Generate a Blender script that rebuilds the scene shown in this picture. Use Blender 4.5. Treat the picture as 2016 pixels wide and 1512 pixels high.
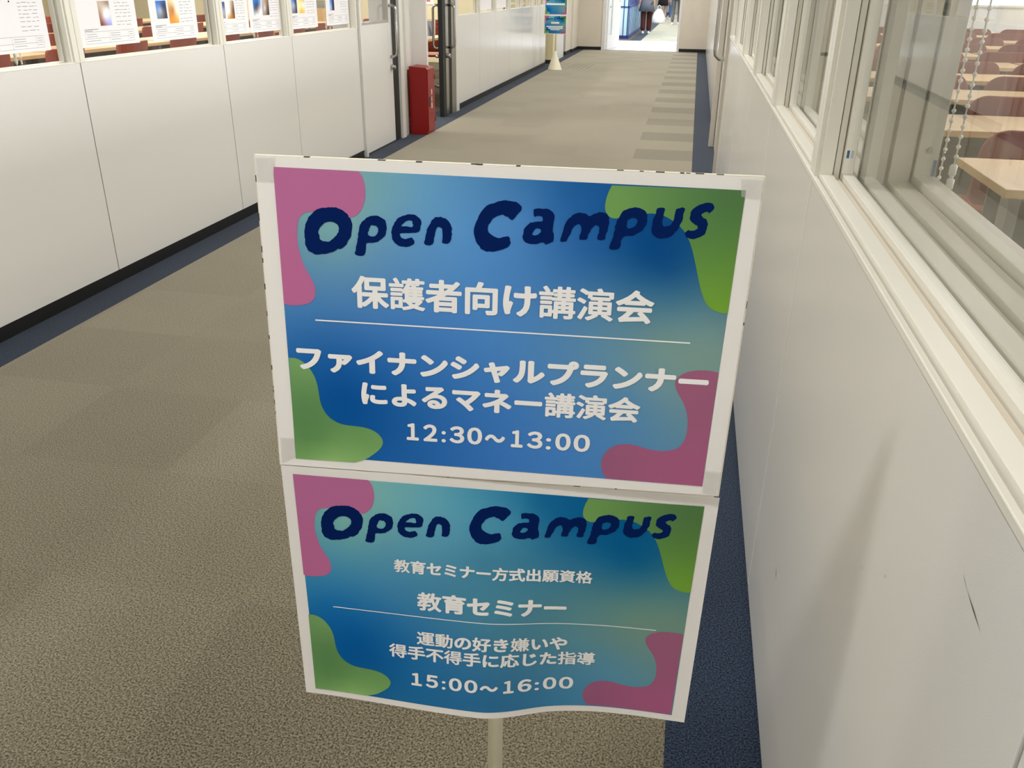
import bpy, bmesh, math, random
import numpy as np
from mathutils import Vector, Matrix
from mathutils.geometry import tessellate_polygon
random.seed(7)
SC = bpy.context.scene
COL = SC.collection
for o in list(bpy.data.objects): bpy.data.objects.remove(o)

# ------------------------------------------------------------------ camera
F_PX, YAW, PITCH, ROLL, CAM_H = 1691.02, -0.1911, -0.4362, 0.0130, 1.3333
def camera_basis():
    cy, sy = math.cos(YAW), math.sin(YAW); cp, sp = math.cos(PITCH), math.sin(PITCH)
    f = Vector((sy*cp, cy*cp, sp)); r = Vector((cy, -sy, 0)); u = r.cross(f)
    cr, sr = math.cos(ROLL), math.sin(ROLL)
    return f, cr*r + sr*u, -sr*r + cr*u
_f, _r, _u = camera_basis()
cam_d = bpy.data.cameras.new('camera'); cam = bpy.data.objects.new('camera', cam_d); COL.objects.link(cam)
m = Matrix.Identity(4)
for i in range(3): m[i][0], m[i][1], m[i][2] = _r[i], _u[i], -_f[i]
m[2][3] = CAM_H
cam.matrix_world = m
cam_d.sensor_fit = 'HORIZONTAL'; cam_d.sensor_width = 36.0; cam_d.lens = F_PX/2016*36.0
cam_d.clip_start = 0.02; cam_d.clip_end = 200
SC.camera = cam

# ------------------------------------------------------------------ world, exposure
SC.view_settings.view_transform = 'Standard'; SC.view_settings.look = 'None'
SC.view_settings.gamma = 1.0; SC.view_settings.use_curve_mapping = False
SC.view_settings.exposure = 0.0
SC.cycles.use_denoising = True
SC.cycles.max_bounces = 9; SC.cycles.diffuse_bounces = 4; SC.cycles.glossy_bounces = 4
SC.cycles.transparent_max_bounces = 24; SC.cycles.sample_clamp_indirect = 6.0
SC.cycles.caustics_reflective = False; SC.cycles.caustics_refractive = False
wd = bpy.data.worlds.new('daylight'); SC.world = wd; wd.use_nodes = True
wd.node_tree.nodes['Background'].inputs[0].default_value = (0.80, 0.92, 1.0, 1)
wd.node_tree.nodes['Background'].inputs[1].default_value = 2.2

# ------------------------------------------------------------------ lights (fixtures are modelled further down)
WARM = (1.0, 0.985, 0.96)
def area(name, loc, sx, sy, power, color=WARM, rot=(0, 0, 0), spread=180):
    d = bpy.data.lights.new(name, 'AREA'); d.shape = 'RECTANGLE'; d.size = sx; d.size_y = sy
    d.energy = power; d.color = color; d.spread = math.radians(spread)
    o = bpy.data.objects.new(name, d); o.location = loc; o.rotation_euler = rot; COL.objects.link(o)
    return o
Z_CEIL = 2.70
CORRIDOR_LAMPS = [(-0.85, 2.4*k-0.12) for k in range(-1, 9)]
ROOM_R_LAMPS = [(x, y) for x in (2.6, 6.2) for y in (0.4, 4.0, 7.6, 11.2, 14.8, 17.6)]
ROOM_L_LAMPS = [(x, y) for x in (-4.6, -8.2) for y in (2.6, 5.9, 9.2, 12.5, 15.0)]
HALL_ADDED_LIGHTS = [(-1.6, y) for y in (22.6, 26.6, 30.6, 35.0, 40.0, 46.0)]
for x, y in CORRIDOR_LAMPS:
    o = area('corridor_downlight', (x, y, Z_CEIL-0.052), 0.22, 0.22, 28*(1.0 if y < 4 else 1.2)); o.data.shape = 'DISK'
for x, y in ROOM_R_LAMPS: area('classroom_lamp_light', (x, y, Z_CEIL-0.075), 0.26, 1.22, 30)
for x, y in ROOM_L_LAMPS: area('classroom_lamp_light', (x, y, Z_CEIL-0.075), 0.26, 1.22, 60)
# daylight through the classroom windows on the far right
area('window_daylight', (10.5, 8.0, 1.75), 20.0, 1.5, 860, (1.0, 0.985, 0.95), (0, math.radians(90), 0), 150).rotation_euler = (math.radians(90), 0, math.radians(90))
for x, y in HALL_ADDED_LIGHTS: area('hall_added_light', (x, y, 3.02), 2.4, 2.2, 150, (0.90, 0.95, 1.0))  # lamps added to make the hall bright; its daylight source is unseen

# ------------------------------------------------------------------ helpers
def s2l(c):
    c = c/255.0
    return c/12.92 if c <= 0.04045 else ((c+0.055)/1.055)**2.4
def lin(rgb, k=1.0): return tuple(min(1.0, s2l(v)*k) for v in rgb) + (1.0,)

def mat(name, rgb, rough=0.6, metallic=0.0, spec=0.5, k=1.0, bump=None, mottle=None, coat=0.0):
    """principled material; bump=(scale,strength); mottle=(scale,amount) slight natural unevenness"""
    M = bpy.data.materials.new(name); M.use_nodes = True
    nt = M.node_tree; b = nt.nodes['Principled BSDF']
    c = lin(rgb, k)
    b.inputs['Base Color'].default_value = c
    b.inputs['Roughness'].default_value = rough; b.inputs['Metallic'].default_value = metallic
    b.inputs['Specular IOR Level'].default_value = spec
    if coat: b.inputs['Coat Weight'].default_value = coat
    if bump or mottle: tc = nt.nodes.new('ShaderNodeTexCoord')
    if mottle:
        n = nt.nodes.new('ShaderNodeTexNoise'); n.inputs['Scale'].default_value = mottle[0]; n.inputs['Detail'].default_value = 4
        nt.links.new(tc.outputs['Object'], n.inputs['Vector'])
        r = nt.nodes.new('ShaderNodeMixRGB'); a = mottle[1]
        r.inputs[1].default_value = tuple(max(0, v*(1-a)) for v in c[:3])+(1,)
        r.inputs[2].default_value = tuple(min(1, v*(1+a)) for v in c[:3])+(1,)
        nt.links.new(n.outputs[0], r.inputs[0]); nt.links.new(r.outputs[0], b.inputs['Base Color'])
    if bump:
        n = nt.nodes.new('ShaderNodeTexNoise'); n.inputs['Scale'].default_value = bump[0]; n.inputs['Detail'].default_value = 3
        nt.links.new(tc.outputs['Object'], n.inputs['Vector'])
        bp = nt.nodes.new('ShaderNodeBump'); bp.inputs['Strength'].default_value = bump[1]; bp.inputs['Distance'].default_value = 0.002
        nt.links.new(n.outputs[0], bp.inputs['Height']); nt.links.new(bp.outputs[0], b.inputs['Normal'])
    return M

def glass_mat(name, tint=(1, 1, 1), ior=1.75):
    M = bpy.data.materials.new(name); M.use_nodes = True; nt = M.node_tree; nt.nodes.clear()
    out = nt.nodes.new('ShaderNodeOutputMaterial'); mix = nt.nodes.new('ShaderNodeMixShader')
    tr = nt.nodes.new('ShaderNodeBsdfTransparent'); tr.inputs[0].default_value = tint+(1,)
    gl = nt.nodes.new('ShaderNodeBsdfGlossy'); gl.inputs['Roughness'].default_value = 0.0
    fr = nt.nodes.new('ShaderNodeFresnel'); fr.inputs[0].default_value = ior
    ge = nt.nodes.new('ShaderNodeNewGeometry'); inv = nt.nodes.new('ShaderNodeMath'); inv.operation = 'SUBTRACT'; inv.inputs[0].default_value = 1.0
    nt.links.new(ge.outputs['Backfacing'], inv.inputs[1])
    mu = nt.nodes.new('ShaderNodeMath'); mu.operation = 'MULTIPLY'
    nt.links.new(inv.outputs[0], mu.inputs[0]); nt.links.new(fr.outputs[0], mu.inputs[1])
    nt.links.new(mu.outputs[0], mix.inputs[0]); nt.links.new(tr.outputs[0], mix.inputs[1]); nt.links.new(gl.outputs[0], mix.inputs[2])
    nt.links.new(mix.outputs[0], out.inputs[0]); return M

def emit_mat(name, rgb, s):
    M = bpy.data.materials.new(name); M.use_nodes = True; b = M.node_tree.nodes['Principled BSDF']
    b.inputs['Base Color'].default_value = lin(rgb); b.inputs['Emission Color'].default_value = lin(rgb); b.inputs['Emission Strength'].default_value = s
    return M

def vcol_mat(name, rough=0.45, spec=0.4, bump=None):
    M = mat(name, (200, 200, 200), rough, spec=spec, bump=bump); nt = M.node_tree
    a = nt.nodes.new('ShaderNodeVertexColor'); a.layer_name = 'ink'
    nt.links.new(a.outputs[0], nt.nodes['Principled BSDF'].inputs['Base Color']); return M

class MB:
    """collects shapes, then links them as one mesh object"""
    def __init__(s): s.v = []; s.f = []; s.mi = []; s.sm = []
    def add(s, verts, faces, mi=0, smooth=False):
        k = len(s.v); s.v += [tuple(v) for v in verts]
        for f in faces: s.f.append([i+k for i in f]); s.mi.append(mi); s.sm.append(smooth)
        return s
    def box(s, x0, x1, y0, y1, z0, z1, mi=0):
        if x0 > x1: x0, x1 = x1, x0
        if y0 > y1: y0, y1 = y1, y0
        v = [(x, y, z) for z in (z0, z1) for y in (y0, y1) for x in (x0, x1)]
        return s.add(v, [(0, 2, 3, 1), (4, 5, 7, 6), (0, 1, 5, 4), (2, 6, 7, 3), (0, 4, 6, 2), (1, 3, 7, 5)], mi)
    def prism(s, poly, axis, a0, a1, mi=0, smooth=False):
        """extrude a 2-D polygon along axis ('x','y','z')"""
        def P(p, a): return {'x': (a, p[0], p[1]), 'y': (p[0], a, p[1]), 'z': (p[0], p[1], a)}[axis]
        n = len(poly); v = [P(p, a0) for p in poly]+[P(p, a1) for p in poly]
        f = [(i, (i+1) % n, n+(i+1) % n, n+i) for i in range(n)]
        s.add(v, f, mi, smooth); s.add(v, [list(range(n))[::-1], list(range(n, 2*n))], mi); return s
    def tube(s, pts, r, n=12, mi=0, caps=True, closed=False):
        pts = [Vector(p) for p in pts]; N = len(pts); rad = r if isinstance(r, (list, tuple)) else [r]*N
        T = []
        for i in range(N):
            a = pts[(i-1) % N] if (closed or i > 0) else pts[i]; b = pts[(i+1) % N] if (closed or i < N-1) else pts[i]
            T.append((b-a).normalized())
        up = Vector((0, 0, 1)) if abs(T[0].z) < .9 else Vector((1, 0, 0))
        A = T[0].cross(up).normalized(); v = []
        for i in range(N):
            A = (A-T[i]*A.dot(T[i])).normalized(); B = T[i].cross(A)
            for k in range(n):
                t = 2*math.pi*k/n; v.append(pts[i]+(A*math.cos(t)+B*math.sin(t))*rad[i])
        f = []
        for i in range(N if closed else N-1):
            j = (i+1) % N
            for k in range(n): f.append((i*n+k, i*n+(k+1) % n, j*n+(k+1) % n, j*n+k))
        s.add(v, f, mi, True)
        if caps and not closed: s.add(v[:n], [list(range(n))[::-1]], mi); s.add(v[-n:], [list(range(n))], mi)
        return s
    def lathe(s, prof, cx, cy, n=32, mi=0):
        v = []; f = []
        for r, z in prof:
            for k in range(n): t = 2*math.pi*k/n; v.append((cx+r*math.cos(t), cy+r*math.sin(t), z))
        for i in range(len(prof)-1):
            for k in range(n): f.append((i*n+k, i*n+(k+1) % n, (i+1)*n+(k+1) % n, (i+1)*n+k))
        s.add(v, f, mi, True)
        s.add(v[:n], [list(range(n))[::-1]], mi); s.add(v[-n:], [list(range(n))], mi); return s
    def ball(s, c, r, n=8, m=5, mi=0):
        v = [(c[0], c[1], c[2]-r)]; f = []
        for i in range(1, m):
            a = math.pi*i/m
            for k in range(n): t = 2*math.pi*k/n; v.append((c[0]+r*math.sin(a)*math.cos(t), c[1]+r*math.sin(a)*math.sin(t), c[2]-r*math.cos(a)))
        v.append((c[0], c[1], c[2]+r)); L = len(v)-1
        for k in range(n): f.append((0, 1+(k+1) % n, 1+k)); f.append((L, 1+(m-2)*n+k, 1+(m-2)*n+(k+1) % n))
        for i in range(m-2):
            for k in range(n): a = 1+i*n+k; b = 1+i*n+(k+1) % n; f.append((a, b, b+n, a+n))
        return s.add(v, f, mi, True)
    def obj(s, name, mats, parent=None, bevel=0.0, loc=None):
        me = bpy.data.meshes.new(name); me.from_pydata(s.v, [], s.f)
        for q in (mats if isinstance(mats, (list, tuple)) else [mats]): me.materials.append(q)
        me.polygons.foreach_set('material_index', s.mi); me.polygons.foreach_set('use_smooth', s.sm)
        bm = bmesh.new(); bm.from_mesh(me); bmesh.ops.remove_doubles(bm, verts=bm.verts, dist=1e-6) if any(s.sm) else None
        bmesh.ops.recalc_face_normals(bm, faces=bm.faces); bm.to_mesh(me); bm.free(); me.update()
        o = bpy.data.objects.new(name, me); COL.objects.link(o)
        if parent: o.parent = parent
        if loc: o.location = loc
        if bevel:
            b = o.modifiers.new('bevel', 'BEVEL'); b.width = bevel; b.segments = 2; b.limit_method = 'ANGLE'; b.angle_limit = math.radians(40)
        return o

def tag(o, label, cat, group=None, kind=None):
    o['label'] = label; o['category'] = cat
    if group: o['group'] = group
    if kind: o['kind'] = kind
    return o
def thing(name, label, cat, loc=(0, 0, 0), rz=0.0, group=None):
    o = bpy.data.objects.new(name, None); o.empty_display_size = .1; COL.objects.link(o); o.location = loc; o.rotation_euler = (0, 0, rz)
    return tag(o, label, cat, group)
def struct(o, label=None, cat=None):
    o['kind'] = 'structure'
    if label: o['label'] = label
    if cat: o['category'] = cat
    return o
def dup(root, loc, rz, label, group=None):
    r = root.copy(); COL.objects.link(r); r.location = loc; r.rotation_euler = (0, 0, rz); r['label'] = label
    if group: r['group'] = group
    for ch in list(root.children):
        c = ch.copy(); COL.objects.link(c); c.parent = r
        for g in ch.children:
            d = g.copy(); COL.objects.link(d); d.parent = c
    return r
ORD = ['first', 'second', 'third', 'fourth', 'fifth', 'sixth', 'seventh', 'eighth', 'ninth', 'tenth', 'eleventh', 'twelfth']

# ------------------------------------------------------------------ materials
PANEL = mat('white_steel_panel', (226, 224, 219), 0.16, spec=0.5, bump=(700, .06))
TRIM = mat('cream_window_trim', (230, 227, 215), 0.35)
TRIM_GROOVE = mat('trim_groove', (150, 140, 122), 0.7)
INNER = mat('grey_beige_frame', (198, 196, 180), 0.4)
DARK = mat('dark_gap', (30, 28, 26), 0.8)
BLACK = mat('black_baseboard', (14, 14, 15), 0.5)
CEIL = mat('ceiling_board', (236, 234, 228), 0.9)
WALLP = mat('beige_wallpaper', (226, 217, 202), 0.85, bump=(300, .15))
CREAM = mat('cream_wall', (226, 216, 176), 0.85)
WHITE = mat('white_paint', (235, 234, 232), 0.4)
STEEL = mat('stainless_steel', (190, 188, 182), 0.22, metallic=1.0)
GREYM = mat('grey_metal', (150, 152, 150), 0.4, metallic=0.3)
GLASS = glass_mat('window_glass')
DIFF = emit_mat('lamp_diffuser', (255, 246, 230), 2.0)

def carpet(name, rgb_a, rgb_b, tile=None, fine=900, sheen=1.0):
    M = bpy.data.materials.new(name); M.use_nodes = True; nt = M.node_tree; b = nt.nodes['Principled BSDF']
    b.inputs['Roughness'].default_value = 0.95; b.inputs['Sheen Weight'].default_value = sheen; b.inputs['Sheen Roughness'].default_value = .45; b.inputs['Sheen Tint'].default_value = lin((228, 222, 206)); b.inputs['Specular IOR Level'].default_value = 0.15
    tc = nt.nodes.new('ShaderNodeTexCoord')
    n1 = nt.nodes.new('ShaderNodeTexNoise'); n1.inputs['Scale'].default_value = fine; n1.inputs['Detail'].default_value = 2.5; n1.inputs['Roughness'].default_value = .7
    nt.links.new(tc.outputs['Object'], n1.inputs['Vector'])
    n2 = nt.nodes.new('ShaderNodeTexNoise'); n2.inputs['Scale'].default_value = 1.3; n2.inputs['Detail'].default_value = 3
    nt.links.new(tc.outputs['Object'], n2.inputs['Vector'])
    ad = nt.nodes.new('ShaderNodeMath'); ad.operation = 'MULTIPLY_ADD'; ad.inputs[1].default_value = 0.10
    nt.links.new(n2.outputs[0], ad.inputs[0]); nt.links.new(n1.outputs[0], ad.inputs[2])
    rp = nt.nodes.new('ShaderNodeValToRGB'); rp.color_ramp.elements[0].position = 0.43; rp.color_ramp.elements[1].position = 0.67
    rp.color_ramp.elements[0].color = lin(rgb_a); rp.color_ramp.elements[1].color = lin(rgb_b)
    nt.links.new(ad.outputs[0], rp.inputs[0]); last = rp.outputs[0]
    if tile:
        # half-metre carpet tiles, each with a slightly different pile direction and dye lot
        sx = nt.nodes.new('ShaderNodeSeparateXYZ'); nt.links.new(tc.outputs['Object'], sx.inputs[0])
        def cell(out, size, off):
            a = nt.nodes.new('ShaderNodeMath'); a.operation = 'ADD'; a.inputs[1].default_value = off; nt.links.new(out, a.inputs[0])
            d = nt.nodes.new('ShaderNodeMath'); d.operation = 'DIVIDE'; d.inputs[1].default_value = size; nt.links.new(a.outputs[0], d.inputs[0])
            fl = nt.nodes.new('ShaderNodeMath'); fl.operation = 'FLOOR'; nt.links.new(d.outputs[0], fl.inputs[0]); return fl.outputs[0]
        ix, iy = cell(sx.outputs[0], .5, .432), cell(sx.outputs[1], .5, 0.03)
        cb = nt.nodes.new('ShaderNodeCombineXYZ'); nt.links.new(ix, cb.inputs[0]); nt.links.new(iy, cb.inputs[1])
        wn = nt.nodes.new('ShaderNodeTexWhiteNoise'); nt.links.new(cb.outputs[0], wn.inputs[0])
        # alternating tiles: strong in the tile column beside the right-hand border, faint elsewhere
        par = nt.nodes.new('ShaderNodeMath'); par.operation = 'PINGPONG'; par.inputs[1].default_value = 1.0
        sm = nt.nodes.new('ShaderNodeMath'); sm.operation = 'ADD'; nt.links.new(ix, sm.inputs[0]); nt.links.new(iy, sm.inputs[1]); nt.links.new(sm.outputs[0], par.inputs[0])
        c0 = nt.nodes.new('ShaderNodeMath'); c0.operation = 'COMPARE'; c0.inputs[1].default_value = 0.0; c0.inputs[2].default_value = .5; nt.links.new(ix, c0.inputs[0])
        amp = nt.nodes.new('ShaderNodeMath'); amp.operation = 'MULTIPLY_ADD'; amp.inputs[1].default_value = tile[0]; amp.inputs[2].default_value = tile[1]; nt.links.new(c0.outputs[0], amp.inputs[0])
        pw = nt.nodes.new('ShaderNodeMath'); pw.operation = 'MULTIPLY'; nt.links.new(par.outputs[0], pw.inputs[0]); nt.links.new(amp.outputs[0], pw.inputs[1])
        rn = nt.nodes.new('ShaderNodeMath'); rn.operation = 'MULTIPLY_ADD'; rn.inputs[1].default_value = tile[2]; nt.links.new(wn.outputs[0], rn.inputs[0]); nt.links.new(pw.outputs[0], rn.inputs[2])
        one = nt.nodes.new('ShaderNodeMath'); one.operation = 'SUBTRACT'; one.inputs[0].default_value = 1.0; nt.links.new(rn.outputs[0], one.inputs[1])
        vm = nt.nodes.new('ShaderNodeMixRGB'); vm.blend_type = 'MULTIPLY'; vm.inputs[0].default_value = 1.0
        nt.links.new(last, vm.inputs[1]); nt.links.new(one.outputs[0], vm.inputs[2]); last = vm.outputs[0]
        vs = nt.nodes.new('ShaderNodeMixRGB'); vs.blend_type = 'MULTIPLY'; vs.inputs[0].default_value = 1.0; vs.inputs[1].default_value = lin((228, 222, 206))
        nt.links.new(one.outputs[0], vs.inputs[2]); nt.links.new(vs.outputs[0], b.inputs['Sheen Tint'])
    nt.links.new(last, b.inputs['Base Color'])
    bp = nt.nodes.new('ShaderNodeBump'); bp.inputs['Strength'].default_value = .5; bp.inputs['Distance'].default_value = .003
    nt.links.new(n1.outputs[0], bp.inputs['Height']); nt.links.new(bp.outputs[0], b.inputs['Normal'])
    return M
CARPET = carpet('beige_loop_carpet', (46, 41, 30), (144, 135, 111), (0.17, 0.03, 0.065), 230)
CARPET_BLUE = carpet('navy_loop_carpet', (2, 4, 11), (58, 74, 98), None, 260, .15)
CARPET_ROOM = carpet('classroom_carpet', (58, 52, 42), (112, 104, 86), (0.0, 0.02, 0.06), 300, .1)

# ------------------------------------------------------------------ the setting
XL, XR = -2.622, 0.248
fl = MB()
def quad(mb, x0, x1, y0, y1, z, mi): mb.add([(x0, y0, z), (x1, y0, z), (x1, y1, z), (x0, y1, z)], [(0, 1, 2, 3)], mi)
quad(fl, -2.454, 0.068, -3.3, 20.8, 0, 0)
quad(fl, XL-.2, -2.454, -3.3, 20.8, 0, 1); quad(fl, 0.068, XR+.02, -3.3, 20.8, 0, 1)
quad(fl, -12, XL-.2, -3.3, 20.8, 0, 2); quad(fl, XR+.02, 10, -3.3, 20.8, 0, 2)
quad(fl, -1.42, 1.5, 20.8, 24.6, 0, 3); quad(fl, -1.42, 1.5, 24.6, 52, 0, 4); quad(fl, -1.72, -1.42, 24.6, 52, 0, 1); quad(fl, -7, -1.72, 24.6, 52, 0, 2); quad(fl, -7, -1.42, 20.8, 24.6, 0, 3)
flo = fl.obj('floor', [CARPET, CARPET_BLUE, CARPET_ROOM, mat('daylit_hall_floor', (200, 200, 208), .5), carpet('pale_hall_carpet', (120, 118, 104), (190, 188, 172), (0.1, .04, .1), 300)]); struct(flo, 'beige loop carpet tile floor with navy borders along both walls', 'floor')  # near hall floor: strong daylight put into its pale colour
ce = MB(); ce.box(-12, 10, -3.3, 20.9, Z_CEIL, Z_CEIL+.1); ce.box(-7, 1.5, 20.9, 52, 3.1, 3.2)
struct(ce.obj('ceiling', CEIL))

# --- partition walls: double-skin window bays over steel panels
H_SILL, H_WTOP = 1.005, 2.12
def D(side, d): return XR+d if side > 0 else XL-d
def lower_wall(name, side, joints, zbase):
    mb = MB()
    for a, b in zip(joints[:-1], joints[1:]):
        mb.box(D(side, 0), D(side, .05), a+.003, b-.003, zbase, 1.0, 0)
        mb.box(D(side, .004), D(side, .05), a-.004, a+.004, zbase, 1.0, 1)
    if side < 0: mb.box(D(side, .05), D(side, .072), joints[0], joints[-1], 0.0, .965, 2)
    else: mb.box(D(side, .05), D(side, .09), joints[0], joints[-1], 0.0, .965, 1)      # cavity floor between the two skins
    if side > 0: mb.box(D(side, .09), D(side, .207), joints[0], joints[-1], 0.0, .95, 2)      # classroom-side skin
    mb.box(D(side, 0), D(side, .207 if side > 0 else .072), joints[0], joints[-1], H_WTOP, Z_CEIL, 0)
    mb.box(D(side, -.004 if side > 0 else -.001), D(side, .004), joints[0], joints[-1], .997, 1.007 if side > 0 else 1.002, 3)  # lip at the head of the panels
    return struct(mb.obj(name, [PANEL, DARK, INNER, TRIM], bevel=.0012))
WN = [0]
def window_bay(side, y0, y1, first=True, last=True, blind=False, mark=False):
    """one bay between two panel joints: outer frame + pane towards the corridor, stepped inner frame + pane towards the classroom"""
    WN[0] += 1; n = WN[0]
    root = bpy.data.objects.new('window_%d' % n, None); COL.objects.link(root); struct(root)
    hw = .034; a, b = y0+hw, y1-hw; fr = MB()
    for yj, s in ((y0, 1), (y1, -1)):                       # half posts either side of the joint
        fr.box(D(side, -.002), D(side, .066), yj+s*.0015, yj+s*hw, 1.0, H_WTOP, 0)
        fr.box(D(side, .003), D(side, .06), yj-.0015, yj+.0015, 1.0, H_WTOP, 1)
    for yj, s in ((a, 1), (b, -1)):                         # stepped stiles
        fr.box(D(side, .006), D(side, .029), yj, yj+s*.012, 1.0, H_WTOP, 0)
        fr.box(D(side, .029), D(side, .031), yj, yj+s*.003, 1.0, H_WTOP, 1)
        fr.box(D(side, .031), D(side, .042), yj, yj+s*.006, 1.0, H_WTOP, 0)
        fr.box(D(side, .042), D(side, .044), yj, yj+s*.003, 1.0, H_WTOP, 1)
        fr.box(D(side, .044), D(side, .065), yj, yj+s*.015, 1.0, H_WTOP, 0)
    fr.box(D(side, 0), D(side, .065), a, b, H_WTOP-.03, H_WTOP, 0)
    fr.obj('window_frame', [TRIM, TRIM_GROOVE], root, bevel=.0012)
    si = MB(); lo = 0.0 if side > 0 else -.011; li = 0.0 if side > 0 else -.032
    si.box(D(side, .007), D(side, .030), a, b, .96, 1.014+lo, 0); si.box(D(side, .030), D(side, .032), a, b, .96, 1.000+lo, 1)
    si.box(D(side, .032), D(side, .043), a, b, .96, 1.007+lo, 2); si.box(D(side, .043), D(side, .045), a, b, .96, 1.000+lo, 1)
    si.box(D(side, .045), D(side, .066), a, b, .96, 1.018+lo, 0)
    si.obj('window_sill', [TRIM, TRIM_GROOVE, mat('sill_bead', (218, 208, 190), .5) if n == 1 else bpy.data.materials['sill_bead']], root, bevel=.0015)
    g = MB(); g.box(D(side, .054), D(side, .058), a+.004, b-.004, 1.005+lo, H_WTOP-.02); g.obj('pane', GLASS, root)
    if side < 0: return root
    inn = MB()
    for d0, d1, w, h in ((.089, .124, .040, 1.000), (.124, .129, .034, .994), (.129, .166, .046, 1.008), (.166, .170, .040, 1.000), (.170, .207, .052, 1.021)):
        inn.box(D(side, d0), D(side, d1), y0, y0+w, .98, H_WTOP, 0); inn.box(D(side, d0), D(side, d1), y1-w, y1, .98, H_WTOP, 0)
        inn.box(D(side, d0), D(side, d1), y0+w, y1-w, .94, h+li, 0); inn.box(D(side, d0), D(side, d1), y0+w, y1-w, H_WTOP-w, H_WTOP, 0)
    inn.obj('inner_frame', [INNER], root, bevel=.0012)
    g = MB(); g.box(D(side, .190), D(side, .194), y0+.045, y1-.045, 1.010+li, H_WTOP-.04); g.obj('inner_pane', GLASS, root)
    return root
JR = [-3.3, -2.08, -.81, .46, 1.7675, 2.825, 3.8825, 4.94, 5.9975, 6.92]
wr = lower_wall('wall_right', 1, JR, .013)
for a, b in zip(JR[:-1], JR[1:]): window_bay(1, a, b)
JL = [-3.3, -2.72, -1.465, -.21, 1.045, 2.30, 3.544, 4.808, 5.720, 6.945]
wl = lower_wall('wall_left', -1, JL, .06)
for a, b in zip(JL[:-1], JL[1:]): window_bay(-1, a, b)
JL2 = [10.03, 11.16, 12.10, 13.05, 14.0, 14.95, 15.62, 16.29]
wl2 = lower_wall('wall_left_far', -1, JL2, .06)
for a, b in zip(JL2[:-1], JL2[1:]): window_bay(-1, a, b)
bb = MB()
bb.box(XL-.003, XL-.10, -3.3, 6.93, 0, .0605); bb.box(XL-.003, XL-.10, 10.03, 16.29, 0, .0605)
struct(bb.obj('baseboard_left', BLACK))
bb = MB(); bb.box(XR+.006, XR+.1, -3.3, 6.92, 0, .0135); bb.box(XR+.006, XR+.1, 8.42, 20.75, 0, .0135); struct(bb.obj('baseboard_right', BLACK))
# marks left on the painted steel
sc = MB()
def streak(y0, z0, y1, z1, w):
    sc.add([(XR-.0004, y0, z0), (XR-.0004, (y0+y1)/2, (z0+z1)/2-w), (XR-.0004, y1, z1), (XR-.0004, (y0+y1)/2, (z0+z1)/2+w)], [(0, 1, 2, 3)])
streak(.600, .909, .558, .902, .0010); streak(.616, .914, .598, .908, .0003)
streak(1.428, .318, 1.414, .302, .003); streak(.884, .722, .880, .719, .001); streak(.798, .775, .794, .773, .0008)
sc.obj('scuff_mark', mat('scuff', (86, 82, 74), .8), wr)['label'] = 'dark scuff marks on the pale panel'
tp = MB()
for d, y, z0, z1, w in ((.050, 1.7184, 1.046, 1.060, .0),): tp.box(D(1, d-.002), D(1, d+.0025), y-.0004, y, z0, z1)
tp.obj('tape_scrap', mat('blue_tape', (40, 96, 140), .6), wr)['label'] = 'scrap of blue tape on the window post'

# --- right wall beyond the windows: projecting door frame, leaf and wall
mb = MB(); mb.box(XR, XR+.2, 6.92, 6.99, 0, Z_CEIL, 0); mb.box(XR, XR+.2, 8.25, 20.75, .0135, Z_CEIL, 0); mb.box(XR, XR+.2, 6.99, 8.25, 2.12, Z_CEIL, 0)
struct(mb.obj('wall_right_far', PANEL))
d4 = bpy.data.objects.new('door_1', None); COL.objects.link(d4); struct(d4)
mb = MB(); mb.box(.205, .285, 8.25, 8.33, 0, 2.16, 0); mb.box(.222, .285, 8.33, 8.40, 0, 2.16, 0); mb.box(.225, .285, 6.935, 6.99, 0, 2.16, 0); mb.box(.215, .285, 6.99, 8.25, 2.10, 2.16, 0)
mb.obj('door_frame', mat('door_frame_taupe', (190, 182, 168), .3), d4, bevel=.003)
mb = MB(); mb.box(.252, .292, 7.0, 8.24, .014, 2.09, 0); mb.obj('door_leaf', PANEL, d4)
mb = MB(); mb.tube([(.252, 7.62, .80), (.20, 7.62, .80), (.172, 7.62, .825), (.165, 7.62, .87), (.165, 7.62, 1.42), (.172, 7.62, 1.47), (.20, 7.62, 1.49), (.252, 7.62, 1.49)], .016, 12)
mb.obj('door_handle', STEEL, d4)

# --- left wall: sliding door with window, jamb, pier, double door
d1 = bpy.data.objects.new('door_2', None); COL.objects.link(d1); struct(d1)
mb = MB(); X0, X1 = -2.628, -2.668
mb.box(X0, X1, 6.985, 7.79, .012, 1.03); mb.box(X0, X1, 6.985, 7.035, 1.03, 2.08); mb.box(X0, X1, 7.705, 7.79, 1.03, 2.08); mb.box(X0, X1, 7.035, 7.705, 1.95, 2.08)
mb.obj('door_leaf', PANEL, d1, bevel=.002)
mb = MB(); mb.box(-2.624, -2.672, 7.03, 7.712, 1.018, 1.036); mb.box(-2.624, -2.672, 7.700, 7.712, 1.03, 1.955); mb.box(-2.624, -2.672, 7.03, 7.04, 1.03, 1.955)
mb.obj('vision_panel_trim', mat('grey_trim', (172, 168, 158), .4), d1)
mb = MB(); mb.box(-2.648, -2.652, 7.04, 7.70, 1.036, 1.95); mb.obj('pane', GLASS, d1)
mb = MB(); mb.box(-2.600, -2.628, 6.95, 6.985, 0, 2.12); mb.box(-2.635, -2.69, 7.79, 7.965, 0, 2.1, 1); mb.box(-2.61, -2.69, 7.965, 8.06, 0, 2.12); mb.box(-2.62, -2.69, 8.06, 8.16, 0, 2.12, 2); mb.box(-2.61, -2.69, 6.95, 8.16, 2.08, 2.14)  # full-height black strip paints the shaded gap beside the leaf
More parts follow.
